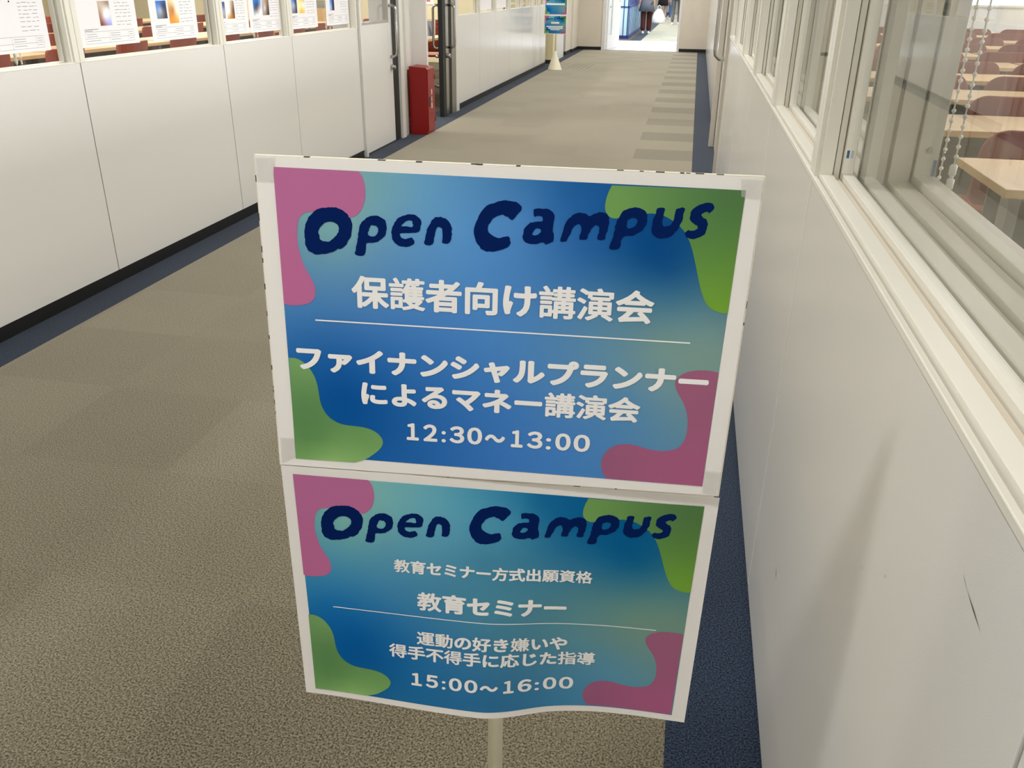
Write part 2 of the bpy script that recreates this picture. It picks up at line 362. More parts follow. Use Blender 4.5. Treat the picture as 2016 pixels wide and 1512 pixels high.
mb.obj('door_frame', [PANEL, BLACK, INNER], d1, bevel=.002)
def pull(y, xw, sgn, z0, z1, parent, off=.062, r=.0125):
    t = MB(); x = xw+sgn*off
    t.tube([(xw, y, z0), (xw+sgn*off*.55, y, z0), (x-sgn*.012, y, z0+.008), (x, y, z0+.03), (x, y, z1-.03), (x-sgn*.012, y, z1-.008), (xw+sgn*off*.55, y, z1), (xw, y, z1)], r, 12)
    return t.obj('door_handle', STEEL, parent)
pull(7.745, -2.628, 1, .735, 1.15, d1)
mb = MB(); mb.tube([(-2.628, 7.745, .648), (-2.600, 7.745, .648)], .022, 20); mb.tube([(-2.600, 7.745, .648), (-2.588, 7.745, .648)], .016, 20); mb.obj('lock_knob', STEEL, d1)
mb = MB(); mb.box(XL, -2.95, 6.93, 10.05, 2.12, Z_CEIL); mb.box(-2.69, -2.83, 6.945, 6.985, 0, 2.12); mb.box(-2.67, -2.83, 7.79, 8.2, 0, 2.12); mb.box(-2.645, -2.83, 8.16, 8.46, 0, 2.12)
struct(mb.obj('wall_left_doorway', PANEL))
mb = MB(); mb.box(-2.508, -2.83, 8.46, 8.505, 0, 2.12); struct(mb.obj('wall_left_pier', mat('pier_paint', (232, 230, 226), .45), bevel=.003))
d2 = bpy.data.objects.new('door_3', None); COL.objects.link(d2); struct(d2)
mb = MB(); mb.box(-2.612, -2.66, 9.41, 9.515, 0.005, 2.1, 0); mb.box(-2.616, -2.66, 9.625, 9.74, 0.005, 2.1, 0); mb.obj('door_seal', BLACK, d2)
mb = MB(); mb.box(-2.610, -2.66, 9.515, 9.625, .005, 2.1); mb.obj('door_stile', STEEL, d2)
mb = MB(); mb.box(-2.606, -2.68, 9.74, 9.91, 0, 2.12, 0); mb.box(-2.600, -2.69, 9.91, 10.03, 0, 2.12, 1); mb.obj('door_frame', [mat('brushed_frame', (150, 145, 136), .35, metallic=.6), PANEL], d2)
pull(9.44, -2.66, -1, .70, 1.12, d2); pull(9.66, -2.616, 1, .70, 1.12, d2, .07)
mb = MB(); mb.tube([(-2.61, 9.58, .62), (-2.575, 9.58, .62)], .024, 18); mb.tube([(-2.66, 9.44, .62), (-2.70, 9.44, .62)], .016, 12); mb.obj('lock_knob', STEEL, d2)

# --- classrooms: outer walls
mb = MB(); mb.box(-12.1, -12, -3.3, 16.3, 0, Z_CEIL); mb.box(-12.1, -2.83, 16.3, 16.42, 0, Z_CEIL); mb.box(-12.1, -2.83, -3.4, -3.3, 0, Z_CEIL)
struct(mb.obj('wall_classroom_left', CREAM))
mb = MB(); mb.box(10, 10.1, -3.3, 20.2, 0, .95); mb.box(10, 10.1, -3.3, 20.2, 2.4, Z_CEIL); mb.box(10, 10.1, -3.3, -2, .95, 2.4); mb.box(10, 10.1, 18, 20.2, .95, 2.4);
[mb.box(10, 10.1, -2+2.0*k-.08, -2+2.0*k+.08, .95, 2.4) for k in range(11)]; mb.box(.455, 10, -3.4, -3.3, 0, Z_CEIL)
Yw = 19.3
mb.box(.455, 3.6, Yw, Yw+.15, 0, Z_CEIL); mb.box(3.6, 9.6, Yw, Yw+.15, 0, 1.03); mb.box(3.6, 9.6, Yw, Yw+.15, 2.3, Z_CEIL); mb.box(9.6, 10, Yw, Yw+.15, 0, Z_CEIL)
mb.box(XR+.2, .5, 6.92, 6.99, 0, Z_CEIL); mb.box(XR+.2, .5, 8.25, Yw+.1, 0, Z_CEIL); mb.box(XR+.2, .5, 6.9, 8.3, 2.12, Z_CEIL)
struct(mb.obj('wall_classroom_right', mat('white_wall', (232, 231, 226), .8)))
WN[0] += 1
w = bpy.data.objects.new('window_%d' % WN[0], None); COL.objects.link(w); struct(w)
mb = MB(); mb.box(3.58, 9.62, Yw-.04, Yw+.1, 1.03, 1.065)
for x in (3.6, 5.1, 6.6, 8.1, 9.58): mb.box(x-.02, x+.02, Yw+.02, Yw+.08, 1.06, 2.3)
mb.obj('window_frame', TRIM, w); mb = MB(); mb.box(3.6, 9.6, Yw+.05, Yw+.055, 1.06, 2.3); mb.obj('pane', GLASS, w)
# --- end of the corridor
mb = MB(); YE = 20.75
mb.box(-2.75, -2.03, YE, YE+.16, .066, Z_CEIL); mb.box(-.36, .46, YE, YE+.16, .066, Z_CEIL); mb.box(-2.03, -.36, YE, YE+.16, 2.12, Z_CEIL)
mb.box(-3.3, -2.63, 18.95, 19.75, .066, Z_CEIL); mb.box(-3.3, -2.60, 19.75, YE+.1, .066, Z_CEIL)
struct(mb.obj('wall_end', WALLP))
mb = MB(); mb.box(-2.75, -2.03, YE-.006, YE, 0, .066); mb.box(-.36, .46, YE-.006, YE, 0, .066); mb.box(-3.3, -2.624, 18.944, 19.75, 0, .066); mb.box(-3.3, -2.594, 19.744, YE, 0, .066); mb.box(-3.2, -2.545, 16.694, 17.1, 0, .066)
mb.box(-2.75, -2.03, YE, YE+.16, 0, .066); mb.box(-.36, .46, YE, YE+.16, 0, .066)
struct(mb.obj('baseboard_end', BLACK))
mb = MB(); mb.box(-3.2, -2.55, 16.7, 17.1, .066, Z_CEIL, 0); struct(mb.obj('wall_end_pier', CREAM))
mb = MB(); mb.box(-3.3, -2.64, 17.1, 17.5, 0, Z_CEIL, 0); mb.box(-3.3, -2.60, 17.5, 18.45, 0, Z_CEIL, 1); mb.box(-3.3, -2.66, 18.45, 18.95, 0, Z_CEIL, 2); mb.box(-3.4, -3.3, 16.3, 17.2, 0, Z_CEIL, 0)
struct(mb.obj('wall_end_left', [INNER, WHITE, mat('grey_panel', (132, 128, 122), .5)]))
mb = MB(); mb.box(-2.07, -1.99, YE-.02, YE+.18, 0, 2.16); mb.box(-.40, -.345, YE-.012, YE+.18, 0, 2.16); mb.box(-2.07, -.36, YE-.012, YE+.18, 2.10, 2.16); mb.box(-1.99, -.40, YE-.01, YE+.05, 0, .006, 1)
struct(mb.obj('trim_1', [WHITE, STEEL]))
d5 = bpy.data.objects.new('door_4', None); COL.objects.link(d5); struct(d5); d5.location = (-1.975, YE+.17, 0); d5.rotation_euler = (0, 0, math.radians(-13))
mb = MB(); mb.box(-.02, .02, 0, .09, .01, 2.08); mb.box(-.02, .02, .30, .86, .01, 2.08); mb.box(-.02, .02, .09, .30, .01, .30); mb.box(-.02, .02, .09, .30, 1.85, 2.08); mb.obj('door_leaf', WHITE, d5)
mb = MB(); mb.box(-.004, .004, .09, .30, .30, 1.85); mb.obj('pane', GLASS, d5)
mb = MB(); mb.tube([(.02, .78, 1.0), (.06, .78, 1.0), (.06, .66, 1.0)], .01, 10); mb.obj('door_handle', STEEL, d5)
mb = MB(); mb.box(-7.1, -7, 20.9, 52, 0, 3.1); mb.box(1.5, 1.6, 20.9, 52, 0, 3.1); mb.box(-7, 1.5, 52, 52.1, 0, 3.1); mb.box(-7, -2.75, 20.8, 20.9, 0, 3.1); mb.box(.46, 1.5, 20.8, 20.9, 0, 3.1)
mb.box(-2.75, .46, 20.9, 20.92, Z_CEIL, 3.1); struct(mb.obj('wall_hall', WHITE))
mb = MB(); mb.box(-12, 10, -3.5, -3.4, 0, Z_CEIL); struct(mb.obj('wall_back', WALLP))

# --- ceiling lamps
def lamp_proto():
    t = thing('ceiling_light', '', 'ceiling light')
    h = MB(); h.prism([(-.15, 0), (.15, 0), (.135, -.05), (-.135, -.05)], 'y', -.63, .63); h.obj('housing', WHITE, t)
    d = MB(); d.box(-.13, .13, -.61, .61, -.066, -.05); d.obj('diffuser', DIFF, t); return t
lp = lamp_proto(); used = False
def put_lamp(x, y, z, label, group):
    global used
    if not used: used = True; lp.location = (x, y, z); lp['label'] = label; lp['group'] = group; return
    dup(lp, (x, y, z), 0, label, group)
dl = None
for x, y in CORRIDOR_LAMPS:
    if dl: dup(dl, (x, y, Z_CEIL), 0, dl['label']); continue
    dl = thing('ceiling_downlight', 'round white downlight in the corridor ceiling', 'downlight', (x, y, Z_CEIL), 0, 'corridor downlights')
    m_ = MB(); m_.lathe([(.15, 0), (.15, -.02), (.135, -.046), (.12, -.046), (.12, -.002)], 0, 0, 32); m_.obj('ring', WHITE, dl)
    m_ = MB(); m_.lathe([(.001, -.030), (.118, -.030), (.118, -.040), (.001, -.042)], 0, 0, 32); m_.obj('diffuser', DIFF, dl)
for x, y in ROOM_R_LAMPS: put_lamp(x, y, Z_CEIL, 'long white ceiling lamp over the classroom right of the corridor', 'right classroom ceiling lamps')
for x, y in ROOM_L_LAMPS: put_lamp(x, y, Z_CEIL, 'long white ceiling lamp over the classroom left of the corridor', 'left classroom ceiling lamps')
for x, y in HALL_ADDED_LIGHTS:
    o = MB(); o.box(x-1.25, x+1.25, y-1.15, y+1.15, 3.04, 3.1); s_ = o.obj('added_light_panel', DIFF); struct(s_)  # glowing panel added above each hall lamp

# outlines of the printed shapes and hand-drawn title, in millimetres on the sheet (u right, v down)
BLOBS = {"pink_tl":[[15.5,8.4],[89.9,9.1],[92.9,13.6],[94.5,19.6],[94.9,26.2],[94.0,34.1],[90.9,41.6],[86.7,46.3],[82.0,48.8],[76.3,48.3],[67.7,46.4],[58.5,45.0],[49.2,45.3],[42.1,46.2],[37.2,49.3],[34.4,54.0],[32.8,63.3],[32.6,73.9],[33.9,82.1],[36.2,91.5],[39.9,99.7],[43.7,106.8],[45.9,114.0],[46.0,118.9],[44.4,123.9],[41.2,127.8],[35.5,130.2],[28.1,131.6],[20.7,131.8],[15.9,130.7]],"green_tr":[[407.3,10.7],[301.1,11.3],[298.9,16.6],[297.2,23.2],[296.8,29.8],[298.0,34.1],[301.0,37.5],[304.8,38.8],[309.1,38.2],[316.4,36.0],[324.8,34.2],[331.6,33.4],[336.4,33.2],[343.9,34.3],[350.5,37.3],[357.3,41.7],[363.2,47.6],[367.8,55.2],[371.4,64.0],[374.7,74.1],[378.1,85.4],[382.2,98.0],[387.2,108.3],[391.5,112.8],[396.8,115.4],[402.3,116.6],[406.4,116.4]],"green_bl":[[16.6,183.4],[22.7,183.3],[28.8,185.8],[34.7,191.0],[39.9,199.9],[42.3,208.5],[43.3,216.4],[44.3,225.9],[46.8,233.9],[51.5,241.1],[58.3,246.1],[65.9,248.6],[76.1,249.4],[85.0,250.1],[93.8,252.5],[100.1,256.9],[103.5,263.0],[102.5,268.7],[98.9,273.9],[92.9,279.3],[86.3,284.1],[75.1,288.6],[16.0,288.9]],"pink_br":[[404.8,287.7],[405.5,172.2],[400.4,171.1],[391.4,170.8],[382.5,172.3],[376.0,175.0],[371.4,179.4],[369.8,184.0],[371.0,190.3],[374.3,196.5],[378.5,203.3],[381.9,210.9],[383.9,218.7],[384.8,227.9],[384.5,236.0],[382.7,242.9],[379.2,248.6],[373.7,251.7],[365.6,253.5],[356.1,253.1],[346.4,251.1],[339.1,249.2],[332.0,248.9],[324.9,250.1],[318.0,254.0],[313.1,260.6],[310.9,267.7],[311.1,274.7],[312.7,280.2],[316.6,286.6]]}
LETTERS = {"O":[[[56.3,41.7],[62.2,41.0],[66.8,40.4],[72.5,41.7],[77.0,44.5],[79.7,48.4],[82.4,54.0],[81.5,62.1],[78.2,69.8],[72.6,76.5],[68.5,77.3],[64.8,79.9],[57.6,82.0],[48.1,83.1],[42.3,79.9],[39.7,74.7],[39.6,67.7],[39.6,61.8],[41.6,54.8],[45.5,48.9],[50.4,44.1]],[[62.1,52.9],[67.3,53.8],[70.1,56.9],[69.8,62.1],[66.7,66.3],[61.8,70.4],[57.1,70.9],[53.0,69.3],[52.3,64.7],[52.1,61.2],[54.9,57.6],[57.9,54.9]]],"p":[[[98.8,46.9],[105.1,46.4],[110.2,48.6],[112.7,53.1],[112.2,59.4],[109.8,64.7],[104.4,68.8],[99.2,70.5],[94.2,71.3],[92.4,81.4],[83.8,81.6],[85.3,74.7],[86.7,67.6],[87.7,60.6],[90.5,53.6],[94.1,49.4]],[[100.8,54.5],[104.3,55.2],[105.1,58.6],[103.5,62.7],[99.9,64.7],[96.8,63.6],[96.3,60.2],[97.9,56.1]]],"e":[[[127.4,45.0],[133.7,43.3],[139.3,44.4],[142.7,48.2],[142.6,53.3],[140.9,58.0],[131.7,60.2],[124.2,60.5],[125.3,64.0],[129.3,65.1],[134.5,63.5],[136.5,68.6],[133.3,71.1],[126.9,72.4],[121.2,70.5],[117.8,66.1],[116.8,60.3],[118.1,54.5],[121.0,49.8],[123.9,46.8]],[[125.5,54.2],[127.8,51.2],[131.3,49.3],[134.7,49.2],[135.5,52.0],[135.2,54.3],[130.6,54.4]]],"n":[[[145.3,69.3],[146.5,62.3],[147.9,55.9],[150.6,50.7],[153.4,46.5],[157.9,44.6],[163.6,45.5],[167.5,48.7],[169.2,54.3],[168.9,61.2],[167.6,66.4],[161.1,67.3],[161.3,60.4],[160.8,54.7],[157.9,53.1],[155.4,55.6],[154.3,60.8],[152.8,68.7]]],"C":[[[228.0,33.6],[224.0,29.0],[216.3,27.9],[210.8,28.4],[201.5,31.8],[195.2,36.9],[191.0,44.5],[188.5,52.5],[188.6,60.0],[191.3,66.6],[196.7,71.7],[204.6,72.6],[213.2,70.4],[218.8,66.9],[219.3,62.9],[218.1,58.7],[210.8,60.2],[205.1,59.2],[200.7,55.4],[200.0,51.5],[202.7,45.9],[207.1,41.7],[212.6,40.0],[216.7,41.9],[220.7,44.1],[224.4,39.8]]],"a":[[[238.4,34.2],[245.0,33.3],[251.5,33.6],[255.2,37.3],[255.8,42.8],[255.0,49.6],[255.7,56.4],[255.6,60.9],[249.7,64.1],[247.1,61.9],[239.7,64.0],[232.4,63.3],[230.0,57.7],[230.9,52.0],[234.6,46.7],[240.0,44.7],[245.7,44.2],[245.5,40.6],[242.5,39.6],[238.7,40.5]],[[240.8,50.7],[244.1,50.7],[244.9,52.4],[243.2,55.3],[238.8,56.4],[238.2,53.9]]],"m":[[[261.6,60.4],[262.9,53.7],[265.2,45.7],[269.2,38.8],[274.4,35.5],[280.9,35.5],[284.8,38.1],[290.5,34.7],[297.0,34.7],[300.5,38.4],[300.8,45.1],[299.3,51.9],[298.1,57.1],[292.1,57.1],[293.3,51.1],[293.0,46.6],[289.7,45.4],[286.7,49.2],[284.7,53.2],[283.4,57.6],[277.4,57.9],[278.4,51.8],[277.8,46.2],[275.0,45.3],[271.9,47.7],[269.5,53.4],[266.5,59.8]]],"p2":[[[309.5,36.9],[312.8,31.8],[319.0,29.0],[325.4,29.0],[330.4,32.0],[331.6,36.9],[330.9,43.1],[327.1,48.8],[321.0,52.5],[313.0,54.4],[311.1,64.3],[303.0,64.4],[304.6,57.3],[305.9,50.5],[306.8,43.1]],[[317.1,38.7],[320.2,37.3],[323.5,38.4],[323.8,41.7],[322.0,45.2],[317.8,46.5],[315.5,44.4],[315.7,41.0]]],"u":[[[336.9,38.9],[338.0,33.3],[339.1,28.6],[344.9,28.0],[344.9,34.1],[343.9,39.6],[345.2,42.9],[349.0,43.3],[352.4,40.3],[353.9,33.6],[354.9,28.1],[361.1,27.3],[360.7,33.3],[359.3,40.0],[356.7,46.2],[352.0,51.5],[343.7,53.9],[338.0,51.1],[335.9,45.6]]],"s":[[[380.9,31.0],[384.2,26.7],[382.5,23.0],[377.2,22.1],[371.2,24.6],[367.0,29.2],[365.8,34.1],[367.5,38.5],[372.6,41.5],[372.4,44.3],[368.4,46.0],[365.2,45.8],[363.6,49.2],[366.4,52.4],[373.3,52.4],[379.2,48.4],[380.8,42.2],[380.0,36.7],[376.6,34.7],[374.8,32.6],[377.1,30.3],[379.7,29.6]]]}

# ------------------------------------------------------------------ printed posters
PW, PH = 0.42, 0.297
def herm(x, xs, ys):
    x = min(1.0, max(0.0, x)); i = 0
    while i < len(xs)-2 and x > xs[i+1]: i += 1
    h = xs[i+1]-xs[i]; t = (x-xs[i])/h; L = len(xs)-1
    def mm(k):
        if k == 0: return (ys[1]-ys[0])/(xs[1]-xs[0])
        if k == L: return (ys[L]-ys[L-1])/(xs[L]-xs[L-1])
        return (ys[k+1]-ys[k-1])/(xs[k+1]-xs[k-1])
    return (2*t**3-3*t**2+1)*ys[i]+(t**3-2*t**2+t)*h*mm(i)+(-2*t**3+3*t**2)*ys[i+1]+(t**3-t**2)*h*mm(i+1)
class Sheet:
    """a sheet of A3 paper in space: four corners, and a billow that grows towards the lower edge"""
    def __init__(s, corners, amp=0.0):
        s.c = [Vector(p) for p in corners]; s.amp = amp
        s.n = (s.c[1]-s.c[0]).cross(s.c[3]-s.c[0]).normalized()
        if s.n.y > 0: s.n = -s.n
    BU = [0, .08, .2, .35, .46, .5, .55, .65, .75, .85, 1.0]; BV = [0, .12, .42, .80, 1.0, .97, .72, .0, -.30, -.28, 0]
    def __call__(s, u, v, h=0.0):
        a, b = u/420.0, v/297.0
        P = (1-b)*((1-a)*s.c[0]+a*s.c[1])+b*((1-a)*s.c[3]+a*s.c[2])
        if s.amp:
            bb = max(0.0, min(1.0, (b-.05)/.95)); P = P+s.n*(s.amp*herm(a, s.BU, s.BV)*bb**1.1)
        return P+s.n*h
def catmull(pts, sub=4, closed=True):
    n = len(pts); out = []
    for i in range(n if closed else n-1):
        p0 = pts[(i-1) % n] if closed or i > 0 else pts[i]; p1 = pts[i]; p2 = pts[(i+1) % n]; p3 = pts[(i+2) % n] if closed or i < n-2 else p2
        for k in range(sub):
            t = k/sub
            out.append([0.5*((2*p1[j])+(-p0[j]+p2[j])*t+(2*p0[j]-5*p1[j]+4*p2[j]-p3[j])*t*t+(-p0[j]+3*p1[j]-3*p2[j]+p3[j])*t**3) for j in (0, 1)])
    if not closed: out.append(list(pts[-1]))
    return out
PAPER_LIN = [s2l(v) for v in (222, 215, 208)]
INK_GAIN = 1.2
def ink(rgb): return tuple(min(.92, s2l(c)/p*.80*INK_GAIN) for c, p in zip(rgb, PAPER_LIN))+(1,)
_RBF = {}
def shade(ctrl, u, v):
    """printed colour gradient: smooth interpolation between the inks given at control points"""
    if len(ctrl) < 4:
        w = [1/((u-q[0])**2+(v-q[1])**2+30) for q in ctrl]; s = sum(w)
        return ink([sum(w[i]*ctrl[i][2][j] for i in range(len(ctrl)))/s for j in range(3)])
    key = id(ctrl)
    if key not in _RBF:
        P = np.array([q[:2] for q in ctrl], float); C = np.array([q[2] for q in ctrl], float); n = len(P)
        A = np.zeros((n+1, n+1)); A[:n, :n] = -np.linalg.norm(P[:, None]-P[None], axis=2)-np.eye(n)*0; A[:n, :n] += np.eye(n)*(6.0)
        A[:n, n] = 1; A[n, :n] = 1
        _RBF[key] = (ctrl, P, np.linalg.solve(A, np.vstack([C, np.zeros((1, 3))])))
    _, P, W = _RBF[key]
    r = -np.sqrt(((P-np.array([u, v]))**2).sum(1)+36.0); val = r@W[:-1]+W[-1]
    return ink([min(250, max(0, x)) for x in val])
def rough(p):
    rr = random.Random(len(p)); return [(x+rr.uniform(-.42, .42), y+rr.uniform(-.42, .42)) for x, y in p]
def print_mesh(name, loops2d, sheet, h, ctrl, M, parent, grid=14.0):
    """flat ink on the sheet: list of shapes, each [outer, hole...] in mm; cut into a grid so that it follows the paper"""
    bm = bmesh.new(); lift = {}
    for loops in loops2d:
        if isinstance(loops, tuple):                  # ready triangulated (verts, faces)
            vs = [bm.verts.new((p[0], p[1], 0)) for p in loops[0]]; lift.update({v: p[2] for v, p in zip(vs, loops[0]) if len(p) > 2})
            for f in loops[1]:
                try: bm.faces.new([vs[i] for i in f])
                except ValueError: pass
        else:
            flat = [p for l in loops for p in l]; vs = [bm.verts.new((p[0], p[1], 0)) for p in flat]
            for tri in tessellate_polygon([[Vector((p[0], p[1], 0)) for p in l] for l in loops]):
                try: bm.faces.new([vs[i] for i in tri])
                except ValueError: pass
    if grid:
        for ax, top in ((0, 420), (1, 297)):
            q = grid
            while q < top:
                no = Vector((1, 0, 0)) if ax == 0 else Vector((0, 1, 0))
                bmesh.ops.bisect_plane(bm, geom=bm.verts[:]+bm.edges[:]+bm.faces[:], plane_co=no*q, plane_no=no, dist=1e-4); q += grid
    cols = [shade(ctrl, v.co.x, v.co.y) for v in bm.verts] if not callable(ctrl) else [ctrl(v.co.x, v.co.y) for v in bm.verts]
    for v in bm.verts: v.co = sheet(v.co.x, v.co.y, h+lift.get(v, 0.0))
    bm.normal_update()
    for f in bm.faces:
        if f.normal.dot(sheet.n) < 0: f.normal_flip()
    me = bpy.data.meshes.new(name); bm.to_mesh(me); bm.free()
    at = me.color_attributes.new('ink', 'FLOAT_COLOR', 'POINT')
    for i, c in enumerate(cols): at.data[i].color = c
    me.materials.append(M); o = bpy.data.objects.new(name, me); COL.objects.link(o)
    if parent: o.parent = parent
    return o
KANA_LIGHT = '護講演願資格嫌導動運教得指'
def text_tris(s, box, bold=.8):
    """a line of lettering scaled so that its ink fills box=(u0,u1,v0,v1) in mm; bold = stroke growth in mm"""
    glyphs = []
    for k, ch_ in enumerate(s):
        cu = bpy.data.curves.new('tmp', 'FONT'); cu.body = ch_; cu.size = 1; cu.resolution_u = 4
        o = bpy.data.objects.new('tmp', cu); COL.objects.link(o); bpy.context.view_layer.update()
        me = o.to_mesh(); glyphs.append(([(v.co.x+k, v.co.y) for v in me.vertices], [tuple(p.vertices) for p in me.polygons], ch_)); o.to_mesh_clear()
        bpy.data.objects.remove(o); bpy.data.curves.remove(cu)
    V = [v for g in glyphs for v in g[0]]
    x0 = min(v[0] for v in V); x1 = max(v[0] for v in V); y0 = min(v[1] for v in V); y1 = max(v[1] for v in V)
    u0, u1, v0, v1 = box; u0 += bold; u1 -= bold; v0 += bold*.9; v1 -= bold*.9; W = []; G = []
    for V, F, ch_ in glyphs:
        bw = bold*(.74 if ch_ in KANA_LIGHT else (1.22 if 0x3040 <= ord(ch_) < 0x3100 else 1.0))
        B = [(u0+(x-x0)/(x1-x0)*(u1-u0), v1-(y-y0)/(y1-y0)*(v1-v0)) for x, y in V]
        for q, (dx, dy) in enumerate([(0, 0)]+[(math.cos(math.pi*k/6), .85*math.sin(math.pi*k/6)) for k in range(12)] if bold else [(0, 0)]):
            k = len(W); W += [(u+dx*bw, v+dy*bw, q*9e-6) for u, v in B]; G += [tuple(i+k for i in f) for f in F]
    return (W, G)
TIME_U = ((0, 11.7), (16, 29.5), (33.5, 37.6), (41.2, 55.2), (57.9, 72), (74.5, 93.6), (99.1, 110.2), (114.1, 128.6), (131.7, 136.4), (140.3, 154.5), (157.2, 172.3))
def time_tris(s, box, bold):
    """a time written in wide figures, each with its own place on the line"""
    u0, u1, v0, v1 = box; k = (u1-u0)/172.3; h = v1-v0; W = []; G = []
    for g, (a, b) in zip(s, TIME_U):
        va, vb = (v0+.33*h, v1) if g == ':' else ((v0+.34*h, v0+.80*h) if g == '～' else (v0, v1))
        f = chr(ord(g)+0xFEE0) if g.isdigit() else g
        P, Q = text_tris(f, (u0+a*k, u0+b*k, va, vb), bold*(.5 if g == ':' else 1.0)); n = len(W); W += P; G += [tuple(i+n for i in q) for q in Q]
    return (W, G)
PAPER = mat('poster_paper', (240, 237, 234), .6, spec=.1)
INKM = vcol_mat('poster_ink', .6, .06)
def gridrect(q, nu=96, nv=24):
    """a quad of four corner points in mm as a fine grid"""
    V = []; F = []
    for j in range(nv+1):
        for i in range(nu+1):
            a, b = i/nu, j/nv; V.append([(1-b)*((1-a)*q[0][k]+a*q[1][k])+b*((1-a)*q[3][k]+a*q[2][k]) for k in (0, 1)])
    for j in range(nv):
        for i in range(nu): k = j*(nu+1)+i; F.append((k, k+1, k+nu+2, k+nu+1))
    return (V, F)
def paper_mesh(name, sheet, M, parent, nu=96, nv=24, t=.0003, rect=(0, 420, 0, 297), jag=0.0):
    mb = MB(); u0, u1, v0, v1 = rect; V = []
    for h in (t, -t*.3):
        for j in range(nv+1):
            for i in range(nu+1): V.append(sheet(u0+(u1-u0)*i/nu, v0+(v1-v0)*j/nv, h))
    n = (nu+1)*(nv+1); F = []
    for j in range(nv):
        for i in range(nu):
            k = j*(nu+1)+i; F.append((k, k+1, k+nu+2, k+nu+1)); F.append((n+k, n+k+nu+1, n+k+nu+2, n+k+1))
    rim = [i for i in range(nu+1)]+[(j*(nu+1)+nu) for j in range(1, nv+1)]+[nv*(nu+1)+i for i in range(nu-1, -1, -1)]+[j*(nu+1) for j in range(nv-1, 0, -1)]
    for a, b in zip(rim, rim[1:]+rim[:1]): F.append((a, n+a, n+b, b))
    mb.add(V, F, 0, False); o = mb.obj(name, M, parent)
    return o
NAVY = [(210, 70, (0, 24, 74))]
WHITE_INK = [(210, 150, (226, 221, 218))]
PINK_C = {'pink_tl': [(40, 30, (166, 94, 130)), (30, 110, (168, 92, 128))], 'pink_br': [(390, 190, (144, 84, 108)), (300, 270, (140, 82, 108)), (380, 280, (152, 82, 112))]}
GREEN_C = {'green_tr': [(395, 20, (72, 104, 62)), (310, 25, (104, 142, 76)), (370, 60, (84, 122, 62)), (390, 90, (98, 138, 54)), (400, 118, (108, 146, 46))],
           'green_bl': [(30, 190, (112, 148, 88)), (30, 230, (82, 118, 72)), (35, 270, (78, 118, 66)), (85, 262, (98, 136, 78)), (50, 292, (148, 182, 108))]}
def blob_loop(name, du=0.0):
    p = [[a*1.0077-4.3+(1.0 if a > 398 else 0) if du else a, b] for a, b in BLOBS[name]]
    if name == 'green_bl': return catmull(p[:-1], 4, False)+[p[-1]]
    return [p[0]]+catmull(p[1:], 4, False)
def poster(name, label, sheet, quad4, ctrl, lines, rules, parent_kind=True, title=True, du=0.0, scale=1.0, dense=True, tapes=()):
    root = thing(name, label, 'poster', tuple(sheet(210, 297, -.0005)))
    inv = root.matrix_basis.inverted()
    ch = [paper_mesh('paper', sheet, PAPER, None)]
    ch.append(print_mesh('printed_ground', [gridrect(quad4)], sheet, .0006, ctrl, INKM, None, 0))
    for b in ('pink_tl', 'pink_br'): ch.append(print_mesh('pink_shape', [[blob_loop(b, du)]], sheet, .0008, PINK_C[b], INKM, None))
    for b in ('green_tr', 'green_bl'): ch.append(print_mesh('green_shape', [[blob_loop(b, du)]], sheet, .0008, GREEN_C[b], INKM, None))
    tl = [[[[a*1.0077-4.3 if du else a, b] for a, b in rough(catmull(l, 3))] for l in loops] for loops in LETTERS.values()]
    ch.append(print_mesh('title_lettering', tl, sheet, .00095, NAVY, INKM, None))
    for txt, box, bold in lines: ch.append(print_mesh('lettering', [(time_tris if txt[0] == '1' else text_tris)(txt, box, bold)], sheet, .0010, WHITE_INK, INKM, None, 0))
    for (ua, va), (ub, vb), w in rules:
        ch.append(print_mesh('rule_line', [[[[ua, va-w], [ub, vb-w], [ub, vb+w], [ua, va+w]]]], sheet, .0009, WHITE_INK, INKM, None, 8.0))
    for q in tapes: ch.append(print_mesh('clear_tape', [[list(map(list, q))]], sheet, .0011, [(0, 0, (206, 203, 198))], TAPE, None, 0))
    for c in ch:
        c.data.transform(inv); c.parent = root
    return root
TAPE = bpy.data.materials.new('clear_tape'); TAPE.use_nodes = True
_b = TAPE.node_tree.nodes['Principled BSDF']; _b.inputs['Base Color'].default_value = lin((222, 220, 214)); _b.inputs['Roughness'].default_value = .3; _b.inputs['Alpha'].default_value = .4

